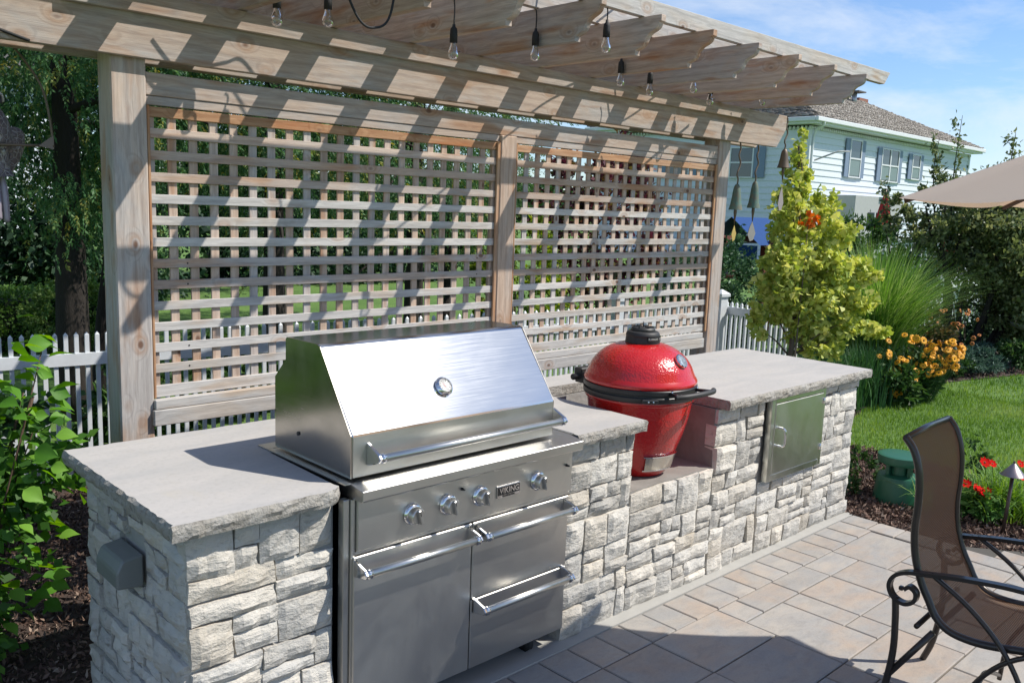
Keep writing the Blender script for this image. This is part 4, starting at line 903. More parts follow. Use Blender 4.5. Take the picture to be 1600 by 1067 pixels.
# left neighbour house, seen through the trees
lh = thing('neighbour_house', 'pale blue white clapboard house glimpsed between the dark evergreen trees', 'house', (4, 24, 0))
box('wall', 0, 7.0, 23.5, 30, -.4, 4.6, SIDING, lh, bv=0); prism('roof', [(23.0, 4.6), (26.75, 6.8), (30.5, 4.6)], 'yz', -.4, 7.4, simple('dark_roof', (.09, .085, .08), .9), lh)
for i in range(18): link('siding_board', board_me(7.0) if i == 0 else bpy.data.meshes['siding_board.002'], SIDING if i == 0 else None, lh, (-4, -.5, -.3+i*.25))
# ================================================================== TREES AND PLANTS
def limb(name, pts, r0, r1, mat, parent, n=8):
    p = bez(pts, 5); k = len(p); return tube(name, p, [r0+(r1-r0)*i/(k-1) for i in range(k)], mat, parent, n)
def tree(name, label, cat, base, group=None): return thing(name, label, cat, base, group)
# --- big cedars behind the screen
def cedar(base, h, rad, nleaf, label, trunk_r=.16, z_low=1.6, mat=CEDARL, clumps=260):
    t = tree('cedar_tree', label, 'tree', base, 'tall evergreen trees behind the picket fence'); b = Vector(base)
    limb('trunk', [b+Vector((0, 0, -.05)), b+Vector((.02, .03, h*.35)), b+Vector((-.03, 0, h*.9))], trunk_r, .04, BARKD, t, 12)
    for k in range(10):
        a = random.uniform(0, 6.28); z = random.uniform(z_low*.5, h*.8); e = Vector((math.cos(a), math.sin(a), 0))*rad*random.uniform(.5, .9)
        limb('branch', [b+Vector((0, 0, z)), b+e*.5+Vector((0, 0, z+.15)), b+e+Vector((0, 0, z-.1))], .035, .008, BARKD, t, 6)
    c = np.array([b.x, b.y, (h+z_low)/2]); rd = np.array([rad, rad, (h-z_low)/2])
    # sprays: short drooping sprigs, each a fan of scale-like leaves
    ns = nleaf//14; P, D = blob(c, rd, ns, clumps, .13, .55); D[:, 2] -= .35; D = unit(D+rng.normal(0, .35, D.shape))
    s = unit(np.cross(D, rng.normal(size=D.shape))); Q = []; E = []; rr = []; pr = np.clip(rng.beta(2, 3.2, ns)+(rng.uniform(size=ns) > .95)*.45, 0, 1)
    for i in range(14):
        tt = (i//2)/7; sg = 1 if i % 2 else -1; L = rng.uniform(.08, .14, (ns, 1))
        Q.append(P+D*L*tt*1.3); E.append(unit(D+s*sg*(.9-.4*tt)+rng.normal(0, .15, D.shape))); rr.append(np.clip(pr+rng.normal(0, .1, ns), 0, 1))
    leaves('crown', np.concatenate(Q), .036, mat, t, .38, np.concatenate(E)*12, 1, .05, np.concatenate(rr)); return t
cedar((1.35, 5.25, 0), 6.0, 2.0, 190000, 'dark leafy evergreen at far left with thick bare double trunk', .15, 1.55)
limb_t = bpy.context.scene.objects['cedar_tree']; limb('trunk', [(.33, .25, -.05), (.40, .3, .8), (.60, .35, 2.2), (.7, .4, 4)], .13, .05, BARKD, None, 10).parent = limb_t
cedar((-.6, 5.6, 0), 5.8, 1.7, 110000, 'dark evergreen at the extreme left behind the bird sculpture', .12, 1.1)
cedar((3.5, 5.9, 0), 6.0, 1.75, 160000, 'tall evergreen behind the left lattice panel', .14, 1.25)
cedar((5.6, 6.3, 0), 5.4, 1.6, 120000, 'tall evergreen behind the centre post of the lattice', .14, 1.1)
cedar((7.4, 7.9, 0), 4.9, 1.35, 70000, 'shorter evergreen behind the right lattice panel', .12, .9)
# darker backing woods
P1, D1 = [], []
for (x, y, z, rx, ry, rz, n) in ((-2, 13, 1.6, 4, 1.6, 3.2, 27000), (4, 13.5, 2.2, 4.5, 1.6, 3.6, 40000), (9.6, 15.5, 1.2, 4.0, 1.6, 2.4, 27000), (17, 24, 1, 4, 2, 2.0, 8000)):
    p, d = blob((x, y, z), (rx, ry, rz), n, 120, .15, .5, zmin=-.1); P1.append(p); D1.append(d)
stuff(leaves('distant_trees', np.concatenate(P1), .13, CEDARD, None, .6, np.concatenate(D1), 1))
P1 = []
for k in range(150):
    a = R(random.uniform(-60, 125)); rr_ = random.uniform(75, 110); x, y = rr_*math.sin(a), rr_*math.cos(a); hgt = random.uniform(3.2, 4.4)*rr_/90
    p, d = blob((x, y, hgt*.45), (6, 6, hgt*.6), 260, 25, .2, .4, zmin=-.3); P1.append(p)
stuff(leaves('tree_line', np.concatenate(P1), 1.2, MIDL, None, .7, None, 1))
def bush(name, label, cat, base, rad, n, size, mat, width=.5, clumps=80, cs=.16, shape='kite', group=None, stems=5, sr=.012, shell=.65, zc=None, up=.2, spread=.8, taper=0, bark_=BARK):
    t = thing(name, label, cat, base, group); b = Vector(base); c = (b.x, b.y, b.z+(zc if zc is not None else rad[2]))
    P, D = blob(c, rad, n, clumps, cs, shell, zmin=b.z+.02, taper=taper); leaves('foliage', P, size, mat, t, width, D*.9, spread, .12, shape=shape, up=up)
    for k in range(stems):
        q = P[random.randrange(len(P))]; limb('stem', [b+Vector((random.uniform(-.06, .06), random.uniform(-.06, .06), -.03)), b.lerp(Vector(q), .45)+Vector((0, 0, .05)), Vector(q)], sr, sr*.3, bark_, t, 6)
    return t
# hedge and balls on the left
stuff_h = thing('boxwood_hedge', 'low clipped green hedge behind the left picket fence', 'hedge', (1.2, 9.1, 0))
Cx = rng.uniform(-1.2, 3.0, 16000); Cy = rng.choice([8.6, 9.5], 16000)*0+rng.uniform(8.6, 9.6, 16000); face = rng.integers(0, 3, 16000); Cz = rng.uniform(-.05, .62, 16000)
Cy = np.where(face == 0, 8.6+rng.normal(0, .02, 16000), Cy); Cz = np.where(face == 1, .62+rng.normal(0, .02, 16000), Cz)
leaves('foliage', np.stack([Cx, Cy, Cz], 1), .045, leafmat('boxwood_leaf', (.05, .12, .02), (.10, .22, .035), (.17, .30, .06), .3), stuff_h, .6, None)
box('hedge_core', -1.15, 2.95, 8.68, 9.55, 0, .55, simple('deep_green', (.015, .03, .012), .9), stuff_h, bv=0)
bush('boxwood_ball', 'round clipped boxwood ball beside the left hedge', 'shrub', (2.15, 8.0, -.03), (.42, .42, .42), 7000, .035, leafmat('boxwood_ball_leaf', (.06, .12, .025), (.11, .2, .04), (.2, .3, .08), .3), .6, 160, .08, shell=.95)
for k, (x, y, sx, h_) in enumerate(((2.6, 4.6, .6, .35), (3.6, 4.3, .5, .30), (1.6, 4.4, .5, .30))):
    bush('perennial_clump', ('leafy green perennials behind the lattice near the kamado side', 'dark green perennials low behind the fence and grill', 'leafy green perennials low behind the fence at the left post')[k], 'plant', (x, y, -.03), (sx, .35, h_), 2200, .08, MIDL, .6, 40)
bush('plum_shrub', 'purple leaved small tree seen through the right lattice panel', 'tree', (8.9, 6.2, -.03), (1.1, .9, 1.35), 9000, .085, PLUML, .6, 70, .14, zc=1.55, sr=.03, stems=8)
bush('lime_shrub', 'lime green leafy shrub seen through the right lattice panel', 'shrub', (7.0, 5.9, -.03), (.7, .6, .75), 4500, .08, leafmat('lime_leaf', (.10, .17, .02), (.20, .30, .03), (.35, .4, .08), .4), .6, 50, zc=.9, stems=6, sr=.02)
# yew right behind corner of fence
bush('yew_shrub', 'round dark green shrub beside the right pergola post, behind the white fence', 'shrub', (7.75, 3.45, -.03), (.62, .55, .78), 16000, .055, leafmat('yew_leaf', (.025, .07, .03), (.06, .14, .06), (.13, .24, .12), .25), .42, 130, .12, shell=.85, zc=.75)
# young ginkgo
gk = thing('ginkgo_tree', 'young yellow green ginkgo tree standing beyond the end of the counter', 'tree', (6.42, 1.68, 0))
b = Vector((6.42, 1.68, 0)); limb('trunk', [b, b+Vector((.01, 0, .7)), b+Vector((.06, .03, 1.5)), b+Vector((.05, .12, 2.45))], .030, .008, BARK, gk, 10)
PG = []; DG = []
def gk_clump(c, rad, n): p, d = blob(c, rad, n, max(6, n//34), .27, .45); PG.append(p); DG.append(d)
tips = [((.10, .20, 2.45), (.08, .08, .14), 90), ((.08, .18, 2.26), (.12, .12, .16), 160), ((.06, .15, 2.10), (.17, .16, .17), 330), ((-.20, .10, 1.92), (.17, .17, .10), 240), ((.25, -.06, 1.90), (.20, .2, .13), 420), ((.0, .1, 1.72), (.32, .26, .16), 800), ((.34, -.25, 1.66), (.22, .2, .12), 420),
        ((-.05, .0, 1.45), (.42, .30, .17), 1100), ((.42, -.30, 1.40), (.32, .25, .15), 900), ((.68, -.55, 1.34), (.16, .14, .12), 260), ((-.10, .05, 1.18), (.40, .3, .16), 1000), ((.30, -.25, 1.12), (.42, .3, .16), 1100), ((.72, -.55, 1.10), (.20, .16, .12), 330),
        ((.0, -.02, .92), (.34, .26, .13), 700), ((.45, -.38, .86), (.32, .22, .10), 560), ((.82, -.66, .80), (.20, .15, .07), 260), ((-.32, .22, 1.02), (.16, .16, .14), 260), ((-.36, .28, .80), (.15, .12, .08), 160), ((.28, -.28, .66), (.26, .2, .10), 380), ((.10, -.1, .75), (.2, .15, .10), 260)]
for c, r_, n in tips:
    c = (c[0]*.72-.0, c[1]*.72, c[2]); cc = Vector(c)+b; gk_clump(tuple(cc), (r_[0]*.84, r_[1]*.85, r_[2]*1.05), int(n*1.0))
    z0 = max(.55, c[2]-.35); limb('branch', [b+Vector((.03, .03, z0)), b.lerp(cc, .5)+Vector((0, 0, z0*.25)) if False else Vector((b.x+c[0]*.5, b.y+c[1]*.5, (z0+c[2])/2+.03)), cc], .011, .003, BARK, gk, 6)
leaves('foliage', np.concatenate(PG), .053, GINKGO, gk, .85, np.concatenate(DG)*.6, .9, .12, shape='fan', up=.3)
bush('orange_flower_spray', 'small spray of orange flowers behind the top of the young tree', 'plant', (6.33, 1.59, -.03), (.12, .10, .07), 90, .045, ORP, .9, 8, stems=2, zc=1.84, sr=.008)
# ornamental grass
og = thing('ornamental_grass', 'tall arching clump of bright green ornamental grass', 'grass clump', (8.75, 1.95, -.03))
n = 3600; a = rng.uniform(0, 6.28, n); r_ = rng.uniform(0, .30, n); P = np.stack([8.75+r_*np.cos(a), 1.95+r_*np.sin(a), np.full(n, -.03)], 1)
blades('blade', P, 1.62, .011, GRASSB, og, .55, 7, 1.15, a+rng.normal(0, .5, n))
ir = thing('iris_clump', 'dark green upright iris like grass at the corner of the flower bed', 'plant', (7.7, 1.55, -.03)); n = 1500
P = np.stack([rng.normal(7.62, .30, n), 1.60+rng.normal(0, .12, n)+.0, np.full(n, -.03)], 1); blades('blade', P, .60, .014, IRISB, ir, .35, 5, .9)
# black-eyed susans
def flower_me(name, np_, rad, mat, cmat, cone=.010, droop=.15):
    V = []; F = []
    for k in range(np_):
        a = 2*math.pi*k/np_; e = Vector((math.cos(a), math.sin(a), 0)); s = Vector((-math.sin(a), math.cos(a), 0)); w_ = rad*.30; i = len(V)
        V += [e*rad*.2-s*w_*.4, e*rad*.65-s*w_+Vector((0, 0, .002)), e*rad+Vector((0, 0, -rad*droop)), e*rad*.65+s*w_+Vector((0, 0, .002)), e*rad*.2+s*w_*.4]; F.append((i, i+1, i+2, i+3, i+4))
    np0 = len(F); c0 = len(V)
    for (rr_, z) in ((cone, 0), (cone*.75, cone*.8)):
        for k in range(6): V.append((rr_*math.cos(k*math.pi/3), rr_*math.sin(k*math.pi/3), z))
    for k in range(6): F.append((c0+k, c0+(k+1) % 6, c0+6+(k+1) % 6, c0+6+k))
    F.append(tuple(c0+6+k for k in range(6))); me = mesh(name, V, F); me.materials.append(mat); me.materials.append(cmat)
    for i, p in enumerate(me.polygons): p.material_index = 0 if i < np0 else 1
    return me
GOLD = simple('golden_petal_flat', (.86, .38, .004), .6); ORG = simple('rust_petal_flat', (.55, .17, .02), .6); REDF = simple('red_petal_flat', (.55, .006, .005), .9, 0, Specular_IOR_Level=.1); CONE = simple('brown_cone', (.035, .016, .008), .9)
fm = flower_me('flower', 11, .040, GOLD, CONE, .0075); fo = flower_me('flower', 9, .030, ORG, CONE); fr = flower_me('flower', 8, .036, REDF, simple('deep_red', (.3, .01, .01), .7), .006, -.2)
FACE = Vector((-.55, -.45, .6)).normalized()
def flowers(t, me, pts, sz=1.0, base=None, stem=True):
    b0 = off(t)
    for p in pts:
        o = bpy.data.objects.new('flower', me); COL.objects.link(o); o.parent = t; o.location = Vector(p)-b0; d = (FACE+Vector((random.gauss(0, .4), random.gauss(0, .4), random.gauss(0, .3)))).normalized()
        o.rotation_euler = Vector((0, 0, 1)).rotation_difference(d).to_euler(); o.scale = (sz*random.uniform(.8, 1.15),)*3
def stems_mesh(t, pts, base, mat, r=.0025):
    V = []; F = []
    for p in pts:
        q = Vector((base[0]+(p[0]-base[0])*.55+random.gauss(0, .02), base[1]+(p[1]-base[1])*.55, base[2])); p = Vector(p)-Vector((0, 0, .004)); i = len(V)
        for c in (q, p):
            for k in range(3): V.append(c+Vector((r*math.cos(k*2.1), r*math.sin(k*2.1), 0))-off(t))
        F += [(i, i+1, i+4, i+3), (i+1, i+2, i+5, i+4), (i+2, i, i+3, i+5)]
    o = link('stems', mesh('stems', V, F), mat, t); return stuff(o)
GST = simple('green_stem', (.06, .13, .03), .7)
bs = bush('black_eyed_susan', 'clump of golden black eyed susans at the edge of the lawn', 'flowers', (8.25, 1.38, -.03), (.52, .30, .27), 5200, .075, MIDL, .42, 70, stems=0, zc=.24)
u_ = Vector((.722, -.692, 0)); pts = []
for (q, z, k, s) in ((-.02, .58, 9, .055), (.16, .50, 7, .05), (.32, .49, 12, .075), (.28, .40, 7, .06), (.05, .33, 7, .07), (-.30, .40, 5, .04), (-.18, .30, 6, .05), (.15, .22, 6, .05), (-.05, .20, 5, .05), (.34, .30, 7, .05), (.42, .44, 6, .04), (-.14, .02, 8, .045), (-.26, .12, 3, .04), (.1, .42, 6, .06), (.22, .30, 5, .05)):
    for _ in range(k):
        p = Vector((8.13, 1.22, 0))+u_*(q+random.gauss(0, s))+Vector((random.gauss(0, .05), random.gauss(0, .05), z+.06+random.gauss(0, s*.55))); pts.append(p)
flowers(bs, fm, pts, 1.0); stems_mesh(bs, pts, (8.2, 1.35, -.03), GST)
hb = bush('helenium_clump', 'rusty orange flowering perennial in shade behind the golden daisies', 'flowers', (9.35, 1.75, -.03), (.60, .4, .42), 4200, .065, leafmat('bronze_leaf', (.03, .05, .02), (.09, .09, .035), (.16, .10, .04), .3), .4, 60, stems=4, zc=.42)
pts = [Vector((9.35, 1.62, 0))+u_*random.uniform(-.55, .65)+Vector((random.gauss(0, .08), random.gauss(0, .08), random.uniform(.40, .85))) for _ in range(42)]; flowers(hb, fo, pts, .95); stems_mesh(hb, pts, (9.35, 1.75, -.03), GST)
bush('silver_mound', 'grey green foliage clump left of the daisies', 'plant', (7.35, 1.75, -.03), (.45, .35, .22), 1800, .07, MIDL, .5, 30, stems=0)
js = bush('blue_juniper', 'low blue green spreading juniper under the big dark bush', 'shrub', (10.9, 1.62, -.04), (.85, .35, .15), 6500, .06, BLUEL, .25, 90, .12, stems=3)
bush('fern_clump', 'feathery low green plant beside the juniper near the lawn edge', 'plant', (10.2, 1.55, -.04), (.25, .2, .12), 900, .06, MIDL, .3, 20, stems=0)
bush('fern_clump', 'feathery low green plant at the foot of the birdbath', 'plant', (11.55, 1.25, -.04), (.35, .25, .22), 1500, .07, MIDL, .3, 30, stems=0)
# big dark multi-stem shrub
bt = thing('serviceberry', 'big dark multi stemmed bush filling the right side behind the lawn', 'tree', (11.7, 2.1, -.03)); b = Vector((11.7, 2.1, -.03))
for k in range(8):
    q = u_*(-.55+k*.24); limb('trunk', [b+q*.35+Vector((0, 0, -.05)), b+q*.6+Vector((random.gauss(0, .1), random.gauss(0, .1), .9)), b+q*1.0+Vector((random.gauss(0, .1), 0, 1.6)), b+q*1.1+Vector((0, 0, 2.05))], .045, .010, BARKD, bt, 8)
PB = []; DB = []
for (q, dz, rad, n) in ((.55, 1.45, (.85, .9, .8), 7500), (-.55, 1.72, (.60, .5, .30), 2200), (.7, 1.7, (.8, .8, .9), 6000), (.3, 2.1, (.8, .7, .45), 3600), (.9, .75, (.7, .7, .5), 3600), (1.2, 1.2, (.8, .8, 1.0), 5200), (-.95, 2.0, (.30, .3, .20), 500), (-.45, 2.30, (.4, .35, .22), 800), (.95, .5, (.7, .6, .4), 2600)):
    p, d = blob(tuple(b+u_*q+Vector((0, 0, dz))), rad, n, max(12, n//55), .15, .4); PB.append(p); DB.append(d)
for (q, z0, z1) in ((-.55, 2.5, 2.95), (-.28, 2.4, 3.25), (.45, 2.6, 3.05), (-1.15, 1.9, 2.35)):
    for k in range(26): t_ = k/26; PB.append(np.array(b+u_*(q+.05*math.sin(t_*5))+Vector((0, 0, z0+(z1-z0)*t_)))[None]+rng.normal(0, .035, (4, 3))); DB.append(unit(rng.normal(size=(4, 3))))
    limb('branch', [b+u_*(q*.8)+Vector((0, 0, z0-.8)), b+u_*q+Vector((0, 0, z0)), b+u_*(q+.03)+Vector((0, 0, z1))], .012, .003, BARKD, bt, 5)
leaves('foliage', np.concatenate(PB), .066, OLIVEL, bt, .55, np.concatenate(DB)*.5, .9, .12, up=.4)
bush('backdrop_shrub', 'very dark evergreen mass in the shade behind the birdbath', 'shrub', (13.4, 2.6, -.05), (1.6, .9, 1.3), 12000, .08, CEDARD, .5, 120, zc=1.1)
bush('rhododendron', 'dark broadleaf bush in front of the far house, left of the deck', 'shrub', (13.3, 4.3, -.03), (1.15, .8, .85), 9500, .10, MIDL, .38, 90, .14, zc=1.05)
bush('privet_bush', 'dark low bush under the rhododendron beside the ornamental grass', 'shrub', (11.0, 3.6, -.03), (1.3, .6, .62), 8000, .07, MIDL, .5, 90, zc=.6)
# birdbath
bb = thing('birdbath', 'grey stone birdbath on a fluted pedestal at the right edge of the bed', 'birdbath', (12.05, 1.22, -.03)); CST = simple('cast_stone', (.40, .40, .38), .9)
lathe('pedestal', [(.17, 0), (.17, .05), (.10, .09), (.085, .2), (.085, .36), (.11, .42), (.15, .45)], CST, bb, (12.05, 1.22, -.03), 20); lathe('basin', [(.10, .45), (.22, .48), (.31, .53), (.33, .57), (.30, .57), (.22, .53), (0, .515)], CST, bb, (12.05, 1.22, -.03), 28)
# --- foreground shrub at the left: big leaves one by one
fs = thing('hydrangea_shrub', 'bright green leafy shrub at the left edge in front of the fence', 'shrub', (-.30, 1.45, -.03))
def big_leaf(name):
    V = []; F = []; n = 7; prof_ = [0, .30, .46, .50, .42, .26, .10, 0]
    for i in range(n+1):
        t_ = i/n; w_ = prof_[i]*.78; z = .05*math.sin(t_*3.1)-.10*t_*t_
        for s in (-1, -.5, 0, .5, 1): V.append((s*w_, t_, z+abs(s)*w_*.22+(.012 if abs(s) == 1 and i % 2 else 0)))
    for i in range(n):
        for j in range(4): a = i*5+j; F.append((a, a+1, a+6, a+5))
    me = mesh(name, V, F); at = me.attributes.new('rnd', 'FLOAT', 'FACE'); 
    return me
lms = []
for k in range(4):
    me = big_leaf('leaf'); M = random.choice((0,)); me.attributes['rnd'].data.foreach_set('value', np.full(len(me.polygons), .15+.25*k, np.float32)); me.materials.append(SHRUBL); me.shade_smooth(); lms.append(me)
fb = Vector((-.30, 1.45, -.03)); spots = []
def shrub_pts(n, lo=0):
    out_ = []
    while len(out_) < n:
        z = random.uniform(lo, 1.32); w_ = .47*(1-.35*abs(z-.75)); a = random.uniform(0, 6.28); r_ = w_*random.uniform(.75, 1.05)
        out_.append((Vector((fb.x+r_*math.cos(a), fb.y+r_*.8*math.sin(a), z)), a))
    return out_
for (p, a) in shrub_pts(290, .12):
    if p.x > -.02 and p.y < 1.02: continue
    o = bpy.data.objects.new('leaf', random.choice(lms)); COL.objects.link(o); o.parent = fs; o.location = p-off(fs)
    d = Vector((math.cos(a), math.sin(a), random.uniform(-.7, .25))).normalized(); q = d.to_track_quat('Y', 'Z'); o.rotation_euler = q.to_euler(); o.rotation_euler.rotate_axis('Y', random.gauss(0, .5)); o.scale = (random.uniform(.055, .10),)*3
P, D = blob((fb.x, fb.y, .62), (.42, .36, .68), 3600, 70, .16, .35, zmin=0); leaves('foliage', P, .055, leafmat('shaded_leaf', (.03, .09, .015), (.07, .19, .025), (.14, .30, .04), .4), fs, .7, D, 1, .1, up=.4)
for k in range(16):
    a = random.uniform(0, 6.28); limb('stem', [fb+Vector((random.gauss(0, .05), random.gauss(0, .05), 0)), fb+Vector((math.cos(a)*.2, math.sin(a)*.16, .5)), fb+Vector((math.cos(a)*.38, math.sin(a)*.3, random.uniform(.9, 1.25)))], .006, .002, simple('twig', (.12, .07, .045), .8) if k == 0 else bpy.data.materials['twig'], fs, 5)
bush('understory_shrub', 'dim leafy undergrowth between the left shrub and the picket fence', 'shrub', (-.5, 2.7, -.03), (.9, .4, .5), 4200, .07, MIDL, .6, 60)
# ================================================================== BED THINGS
SPG = simple('dark_green_plastic', (.022, .115, .065), .38)
sp = thing('garden_speaker', 'dark green mushroom shaped garden speaker in the mulch bed', 'speaker', (4.83, -.03, -.02)); L0 = (4.83, -.03, -.02)
lathe('speaker_base', sm([(.150, 0), (.150, .02), (.142, .10), (.132, .168), (.120, .180), (.06, .186)], 4), SPG, sp, L0, 40); lathe('speaker_neck', [(.055, .18), (.055, .262)], SPG, sp, L0, 24)
for k in range(3):
    a = R(120*k+20); box('neck_fin', L0[0]+.075*math.cos(a)-.02, L0[0]+.075*math.cos(a)+.02, L0[1]+.075*math.sin(a)-.012, L0[1]+.075*math.sin(a)+.012, .16, .245, SPG, sp)
lathe('speaker_cap', sm([(.05, .258), (.125, .260), (.140, .268), (.142, .305), (.134, .318), (.06, .324), (0, .325)], 3), SPG, sp, L0, 40)
pa = thing('path_light', 'bronze path light with cone shade standing in the mulch', 'path light', (4.70, -.72, -.02)); LT = simple('dark_bronze_paint', (.085, .065, .06), .4, .5)
tube('stake', [(4.70, -.72, -.02), (4.727, -.728, .355)], .0105, LT, pa, 12); lathe('shade', [(.071, .0), (.069, -.001), (.008, .072), (0, .074)], steel('bronze_sheet', (.30, .26, .27), .35), pa, (4.727, -.728, .352), 32); lathe('finial', [(0, .0), (.007, .004), (.007, .010), (0, .014)], LT, pa, (4.727, -.728, .425), 12)
dl_ = thing('daylily_clump', 'strappy bright green daylily with red flowers beside the path light', 'flowers', (5.12, -.60, -.03)); n = 520
P = np.stack([rng.normal(5.08, .08, n), rng.normal(-.58, .10, n), np.full(n, -.03)], 1); blades('blade', P, .36, .012, leafmat('daylily_blade', (.09, .2, .03), (.18, .34, .05), (.3, .45, .1), .35), dl_, .85, 6, 1.2)
pts = [(5.10, -.50, .30), (5.22, -.60, .27), (5.28, -.68, .28), (5.15, -.66, .24), (5.2, -.85, .18), (5.05, -.47, .31), (5.25, -.62, .30), (5.02, -.82, .14), (5.18, -.92, .20)]; flowers(dl_, fr, [Vector(p) for p in pts], 1.0); stems_mesh(dl_, pts, (5.12, -.62, -.03), GST)
dn = bush('dianthus_clump', 'low leafy plant with red blooms left of the path light', 'flowers', (4.86, -.52, -.03), (.12, .13, .11), 700, .060, leafmat('dianthus_leaf', (.05, .14, .03), (.10, .24, .05), (.2, .36, .1), .3), .35, 26, .2, stems=0, zc=.10)
pts = [(4.85, -.44, .20), (4.84, -.50, .19), (4.84, -.53, .185), (4.85, -.56, .18), (4.83, -.56, .165), (4.86, -.535, .17)]; flowers(dn, fr, [Vector(p) for p in pts], 1.0)
sg = thing('grass_tuft', 'thin yellow green grass tuft in front of the garden speaker', 'plant', (4.73, -.24, -.03)); n = 34
blades('blade', np.stack([rng.normal(4.73, .02, n), rng.normal(-.25, .02, n), np.full(n, -.03)], 1), .30, .009, GRASSB, sg, .85, 6, 1.2)
for k, (x, y, s) in enumerate(((5.02, .32, .10), (4.95, .10, .07), (4.66, .22, .05), (5.55, -.25, .09))):
    bush('small_perennial', ('low leafy plant behind the garden speaker near the lawn', 'wispy small plant left of the garden speaker', 'tiny ground plant close to the end of the counter', 'tall thin seedling plant behind the patio chair')[k], 'plant', (x, y, -.03), (s, s, s*1.2 if k < 3 else .22), 260, .045, MIDL, .4, 14, stems=2, sr=.003)
# ================================================================== CHAIR
FR = simple('dark_bronze_frame', (.050, .040, .034), .36, .4, Coat_Weight=.3)
def sling():
    M = M_('woven_sling'); v = M.coord((1, 1, 1), False); w1 = M.n('ShaderNodeTexWave'); w1.inputs['Scale'].default_value = 62; w1.bands_direction = 'Y'; w1.inputs['Distortion'].default_value = .6; M.l(M.tc.outputs['UV'], w1.inputs['Vector'])
    w2 = M.n('ShaderNodeTexWave'); w2.inputs['Scale'].default_value = 50; w2.bands_direction = 'X'; w2.inputs['Distortion'].default_value = .4; M.l(M.tc.outputs['UV'], w2.inputs['Vector'])
    n = M.noise(v, 9, 4); c = M.mix(w1.outputs['Fac'], (.07, .045, .032), (.24, .16, .11)); c = M.mix(M.math('MULTIPLY', w2.outputs['Fac'], .45), c, (.09, .065, .05)); c = M.mix(M.ramp(n, [(.4, 0.), (.7, .3)]), c, (.12, .10, .085))
    M.set('Base Color', c); M.set('Roughness', .75); M.bump(w1.outputs['Fac'], .4, .002)
    tl_ = M.n('ShaderNodeBsdfTranslucent'); M.l(M.mix(1.0, c, (1.9, 1.35, 1.0), 'MULTIPLY'), tl_.inputs[0]); m0 = M.n('ShaderNodeMixShader'); m0.inputs[0].default_value = .30; M.l(M.b.outputs[0], m0.inputs[1]); M.l(tl_.outputs[0], m0.inputs[2]); M.set('Specular IOR Level', .15)
    tr = M.n('ShaderNodeBsdfTransparent'); mx = M.n('ShaderNodeMixShader'); mx.inputs[0].default_value = .06; o = M.nt.nodes['Material Output']; M.l(m0.outputs[0], mx.inputs[1]); M.l(tr.outputs[0], mx.inputs[2]); M.l(mx.outputs[0], o.inputs[0]); return M.m
SLING = sling(); CX, CY = 2.245, -1.10
ch = thing('patio_chair', 'brown sling patio armchair with scrolled dark arms facing away to the right', 'chair', (CX+.23, CY-.25, 0))
CP = [(.048, 1.048), (.018, 1.012), (-.005, .955), (-.017, .885), (-.020, .80), (-.018, .716), (-.030, .62), (-.060, .53), (-.092, .47), (-.120, .42), (-.165, .385), (-.225, .374), (-.30, .378), (-.42, .402), (-.52, .420), (-.585, .405), (-.61, .37)]
sk = .045   # slight turn of the chair
def cpt(x, y, z): return Vector((CX+x+sk*(-y)*1.2, CY+y+sk*x*1.2, z))
pr_ = bez([(0, y, z) for y, z in CP], 4); WCH = .47
V = []; F = []; nc = 10; UVs = []
for i, p in enumerate(pr_):
    for j in range(nc+1):
        t_ = j/nc; sag = math.sin(math.pi*t_)*.010; q = cpt(.012+(WCH-.024)*t_, p.y+(sag if p.z > .45 else 0)+.0, p.z-(sag*1.3 if p.z <= .45 else 0)); V.append(q-off(ch)); UVs.append((t_*.5, i/len(pr_)*1.3))
for i in range(len(pr_)-1):
    for j in range(nc): a = i*(nc+1)+j; F.append((a, a+1, a+nc+2, a+nc+1))
me = mesh('sling_seat', V, F); uvl = me.uv_layers.new(name='uv')
for l in me.loops: uvl.data[l.index].uv = UVs[l.vertex_index]
so_ = link('sling_seat', me, SLING, ch, smooth=True); 
for x in (0, WCH): tube('side_rail', [cpt(x, p.y, p.z) for p in pr_], .014, FR, ch, 10)
tube('crossbar', [cpt(0, .046, 1.046), cpt(WCH*.5, .052, 1.049), cpt(WCH, .046, 1.046)], .012, FR, ch, 8); tube('crossbar', [cpt(0, -.06, .36), cpt(WCH, -.06, .36)], .010, FR, ch, 8); tube('crossbar', [cpt(0, -.58, .36), cpt(WCH, -.58, .36)], .010, FR, ch, 8)
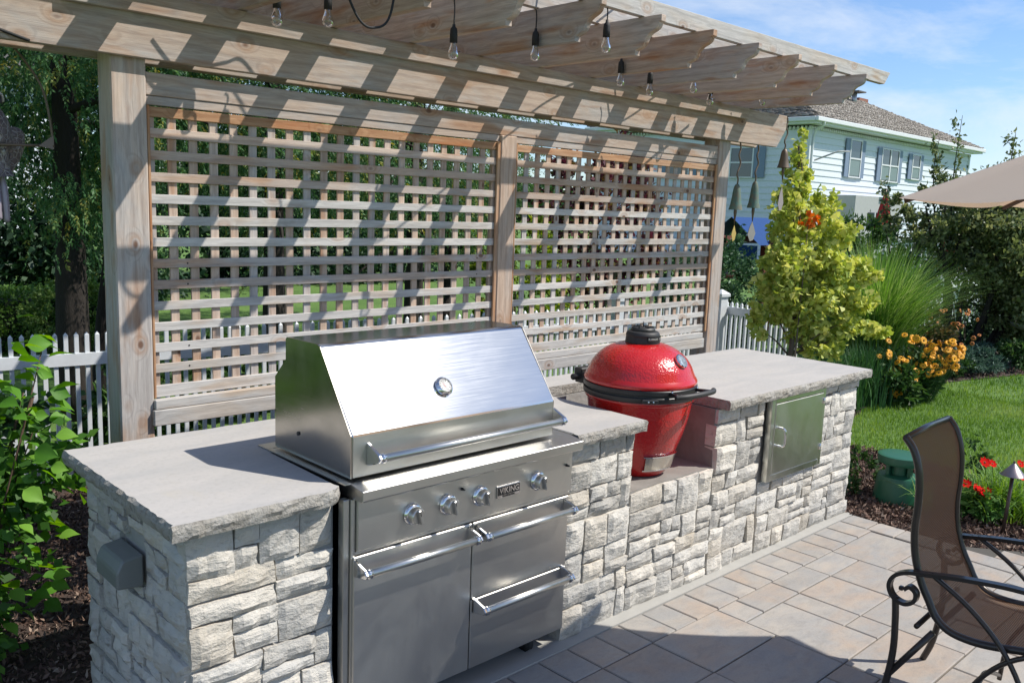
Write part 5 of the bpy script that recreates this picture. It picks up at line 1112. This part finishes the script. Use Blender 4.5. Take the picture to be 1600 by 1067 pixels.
for x, s in ((-.035, -1), (WCH+.035, 1)):
    # arm: flat bar that ends in a scroll behind the back
    sc_ = [(-.62, .595), (-.50, .615), (-.36, .618), (-.20, .600), (-.08, .578), (-.02, .566), (.022, .540), (.036, .500), (.018, .462), (-.022, .448), (-.055, .468), (-.058, .500), (-.036, .516), (-.018, .502)]
    tube('arm', bez([cpt(x, y, z) for y, z in sc_], 6), 0, FR, ch, flat=(.030, .014))
    tube('leg', bez([cpt(x, .012, .462), cpt(x, .004, .38), cpt(x, .0, .25), cpt(x, .018, .10), cpt(x, .05, .0)], 5), .013, FR, ch, 10)
    tube('leg', bez([cpt(x, -.62, .595), cpt(x, -.66, .50), cpt(x, -.63, .30), cpt(x, -.60, .12), cpt(x, -.62, .0)], 5), .013, FR, ch, 10)
    tube('arm_brace', bez([cpt(x, -.10, .585), cpt(x, -.24, .50), cpt(x, -.36, .38), cpt(x, -.44, .22), cpt(x, -.46, .03)], 5), .009, FR, ch, 8)
    tube('arm_brace', bez([cpt(x, -.60, .45), cpt(x, -.47, .42), cpt(x, -.35, .34), cpt(x, -.26, .20), cpt(x, -.24, .03)], 5), .009, FR, ch, 8)
    tube('leg_brace', [cpt(x, .008, .16), cpt(x+s*-.03, -.12, .36)], .012, FR, ch, 8)
    box('arm_bolt', *(lambda q: (q.x-.008, q.x+.008, q.y-.008, q.y+.008, q.z-.008, q.z+.008))(cpt(x*.96, -.005, .50)), FR, ch)
tube('stretcher', bez([cpt(-.03, -.24, .05), cpt(.2, -.24, .14), cpt(.3, -.24, .14), cpt(WCH+.03, -.24, .05)], 5), .009, FR, ch, 8)
# ================================================================== NEAR UMBRELLA (its left tip shows; it shades the grill doors)
UC = Vector((2.555, -2.125, 0)); UR = 1.215; um = thing('patio_umbrella', 'open tan market umbrella at the right edge of the photo', 'umbrella', UC)
CANV = M_('tan_canvas'); _n = CANV.noise(CANV.coord((1, 1, 1), False), 220, 2); CANV.set('Base Color', (.62, .55, .48)); CANV.set('Roughness', .85); CANV.bump(_n, .2, .001)
_t = CANV.n('ShaderNodeBsdfTranslucent'); _t.inputs[0].default_value = (.80, .55, .36, 1); _m = CANV.n('ShaderNodeMixShader'); _m.inputs[0].default_value = .42; CANV.l(CANV.b.outputs[0], _m.inputs[1]); CANV.l(_t.outputs[0], _m.inputs[2]); CANV.l(_m.outputs[0], CANV.nt.nodes['Material Output'].inputs[0])
ang = [R(112.5-22.5*2+45*k+2) for k in range(8)]
ang = [R(22.5+45*k-1.5) for k in range(8)]
V = [(0, 0, 2.42)]; rings = 6; F = []; per8 = 6; nn_ = 8*per8
for r_i in range(1, rings+1):
    t_ = r_i/rings
    for k in range(8):
        for m_ in range(per8):
            s = m_/per8; a = Vector((math.cos(ang[k]), math.sin(ang[k]))); b_ = Vector((math.cos(ang[(k+1) % 8]), math.sin(ang[(k+1) % 8]))); q = a.lerp(b_, s); dip = 4*s*(1-s)
            rr_ = q*UR*t_*(1-.045*dip*t_); V.append((rr_.x, rr_.y, 2.42-(2.42-1.895)*(t_**1.06)-.020*math.sin(math.pi*t_)-dip*.018*t_))
for k in range(nn_): F.append((0, 1+k, 1+(k+1) % nn_))
for r_i in range(rings-1):
    for k in range(nn_): a = 1+r_i*nn_+k; b_ = 1+r_i*nn_+(k+1) % nn_; F.append((a, a+nn_, b_+nn_, b_))
me = mesh('canopy', V, F); cn = link('canopy', me, CANV.m, um, smooth=True)
WR = simple('umbrella_rib_wood', (.10, .05, .025), .5)
for a in ang: tube('rib', [UC+Vector((math.cos(a)*.06, math.sin(a)*.06, 2.385)), UC+Vector((math.cos(a)*UR*.55, math.sin(a)*UR*.55, 2.105)), UC+Vector((math.cos(a)*UR*.985, math.sin(a)*UR*.985, 1.885))], .009, WR, um, 6); tube('strut', [UC+Vector((0, 0, 1.75)), UC+Vector((math.cos(a)*UR*.5, math.sin(a)*UR*.5, 2.12))], .007, WR, um, 6)
tube('pole', [UC, UC+Vector((0, 0, 2.45))], .022, WR, um, 16); lathe('umbrella_base', [(.25, 0), (.25, .04), (.05, .08), (.03, .3)], simple('iron_base', (.05, .05, .05), .5), um, UC, 32)
print('stones', NST, 'objects', len(bpy.data.objects), 'tris', sum(len(o.data.polygons) for o in bpy.data.objects if o.type == 'MESH'))
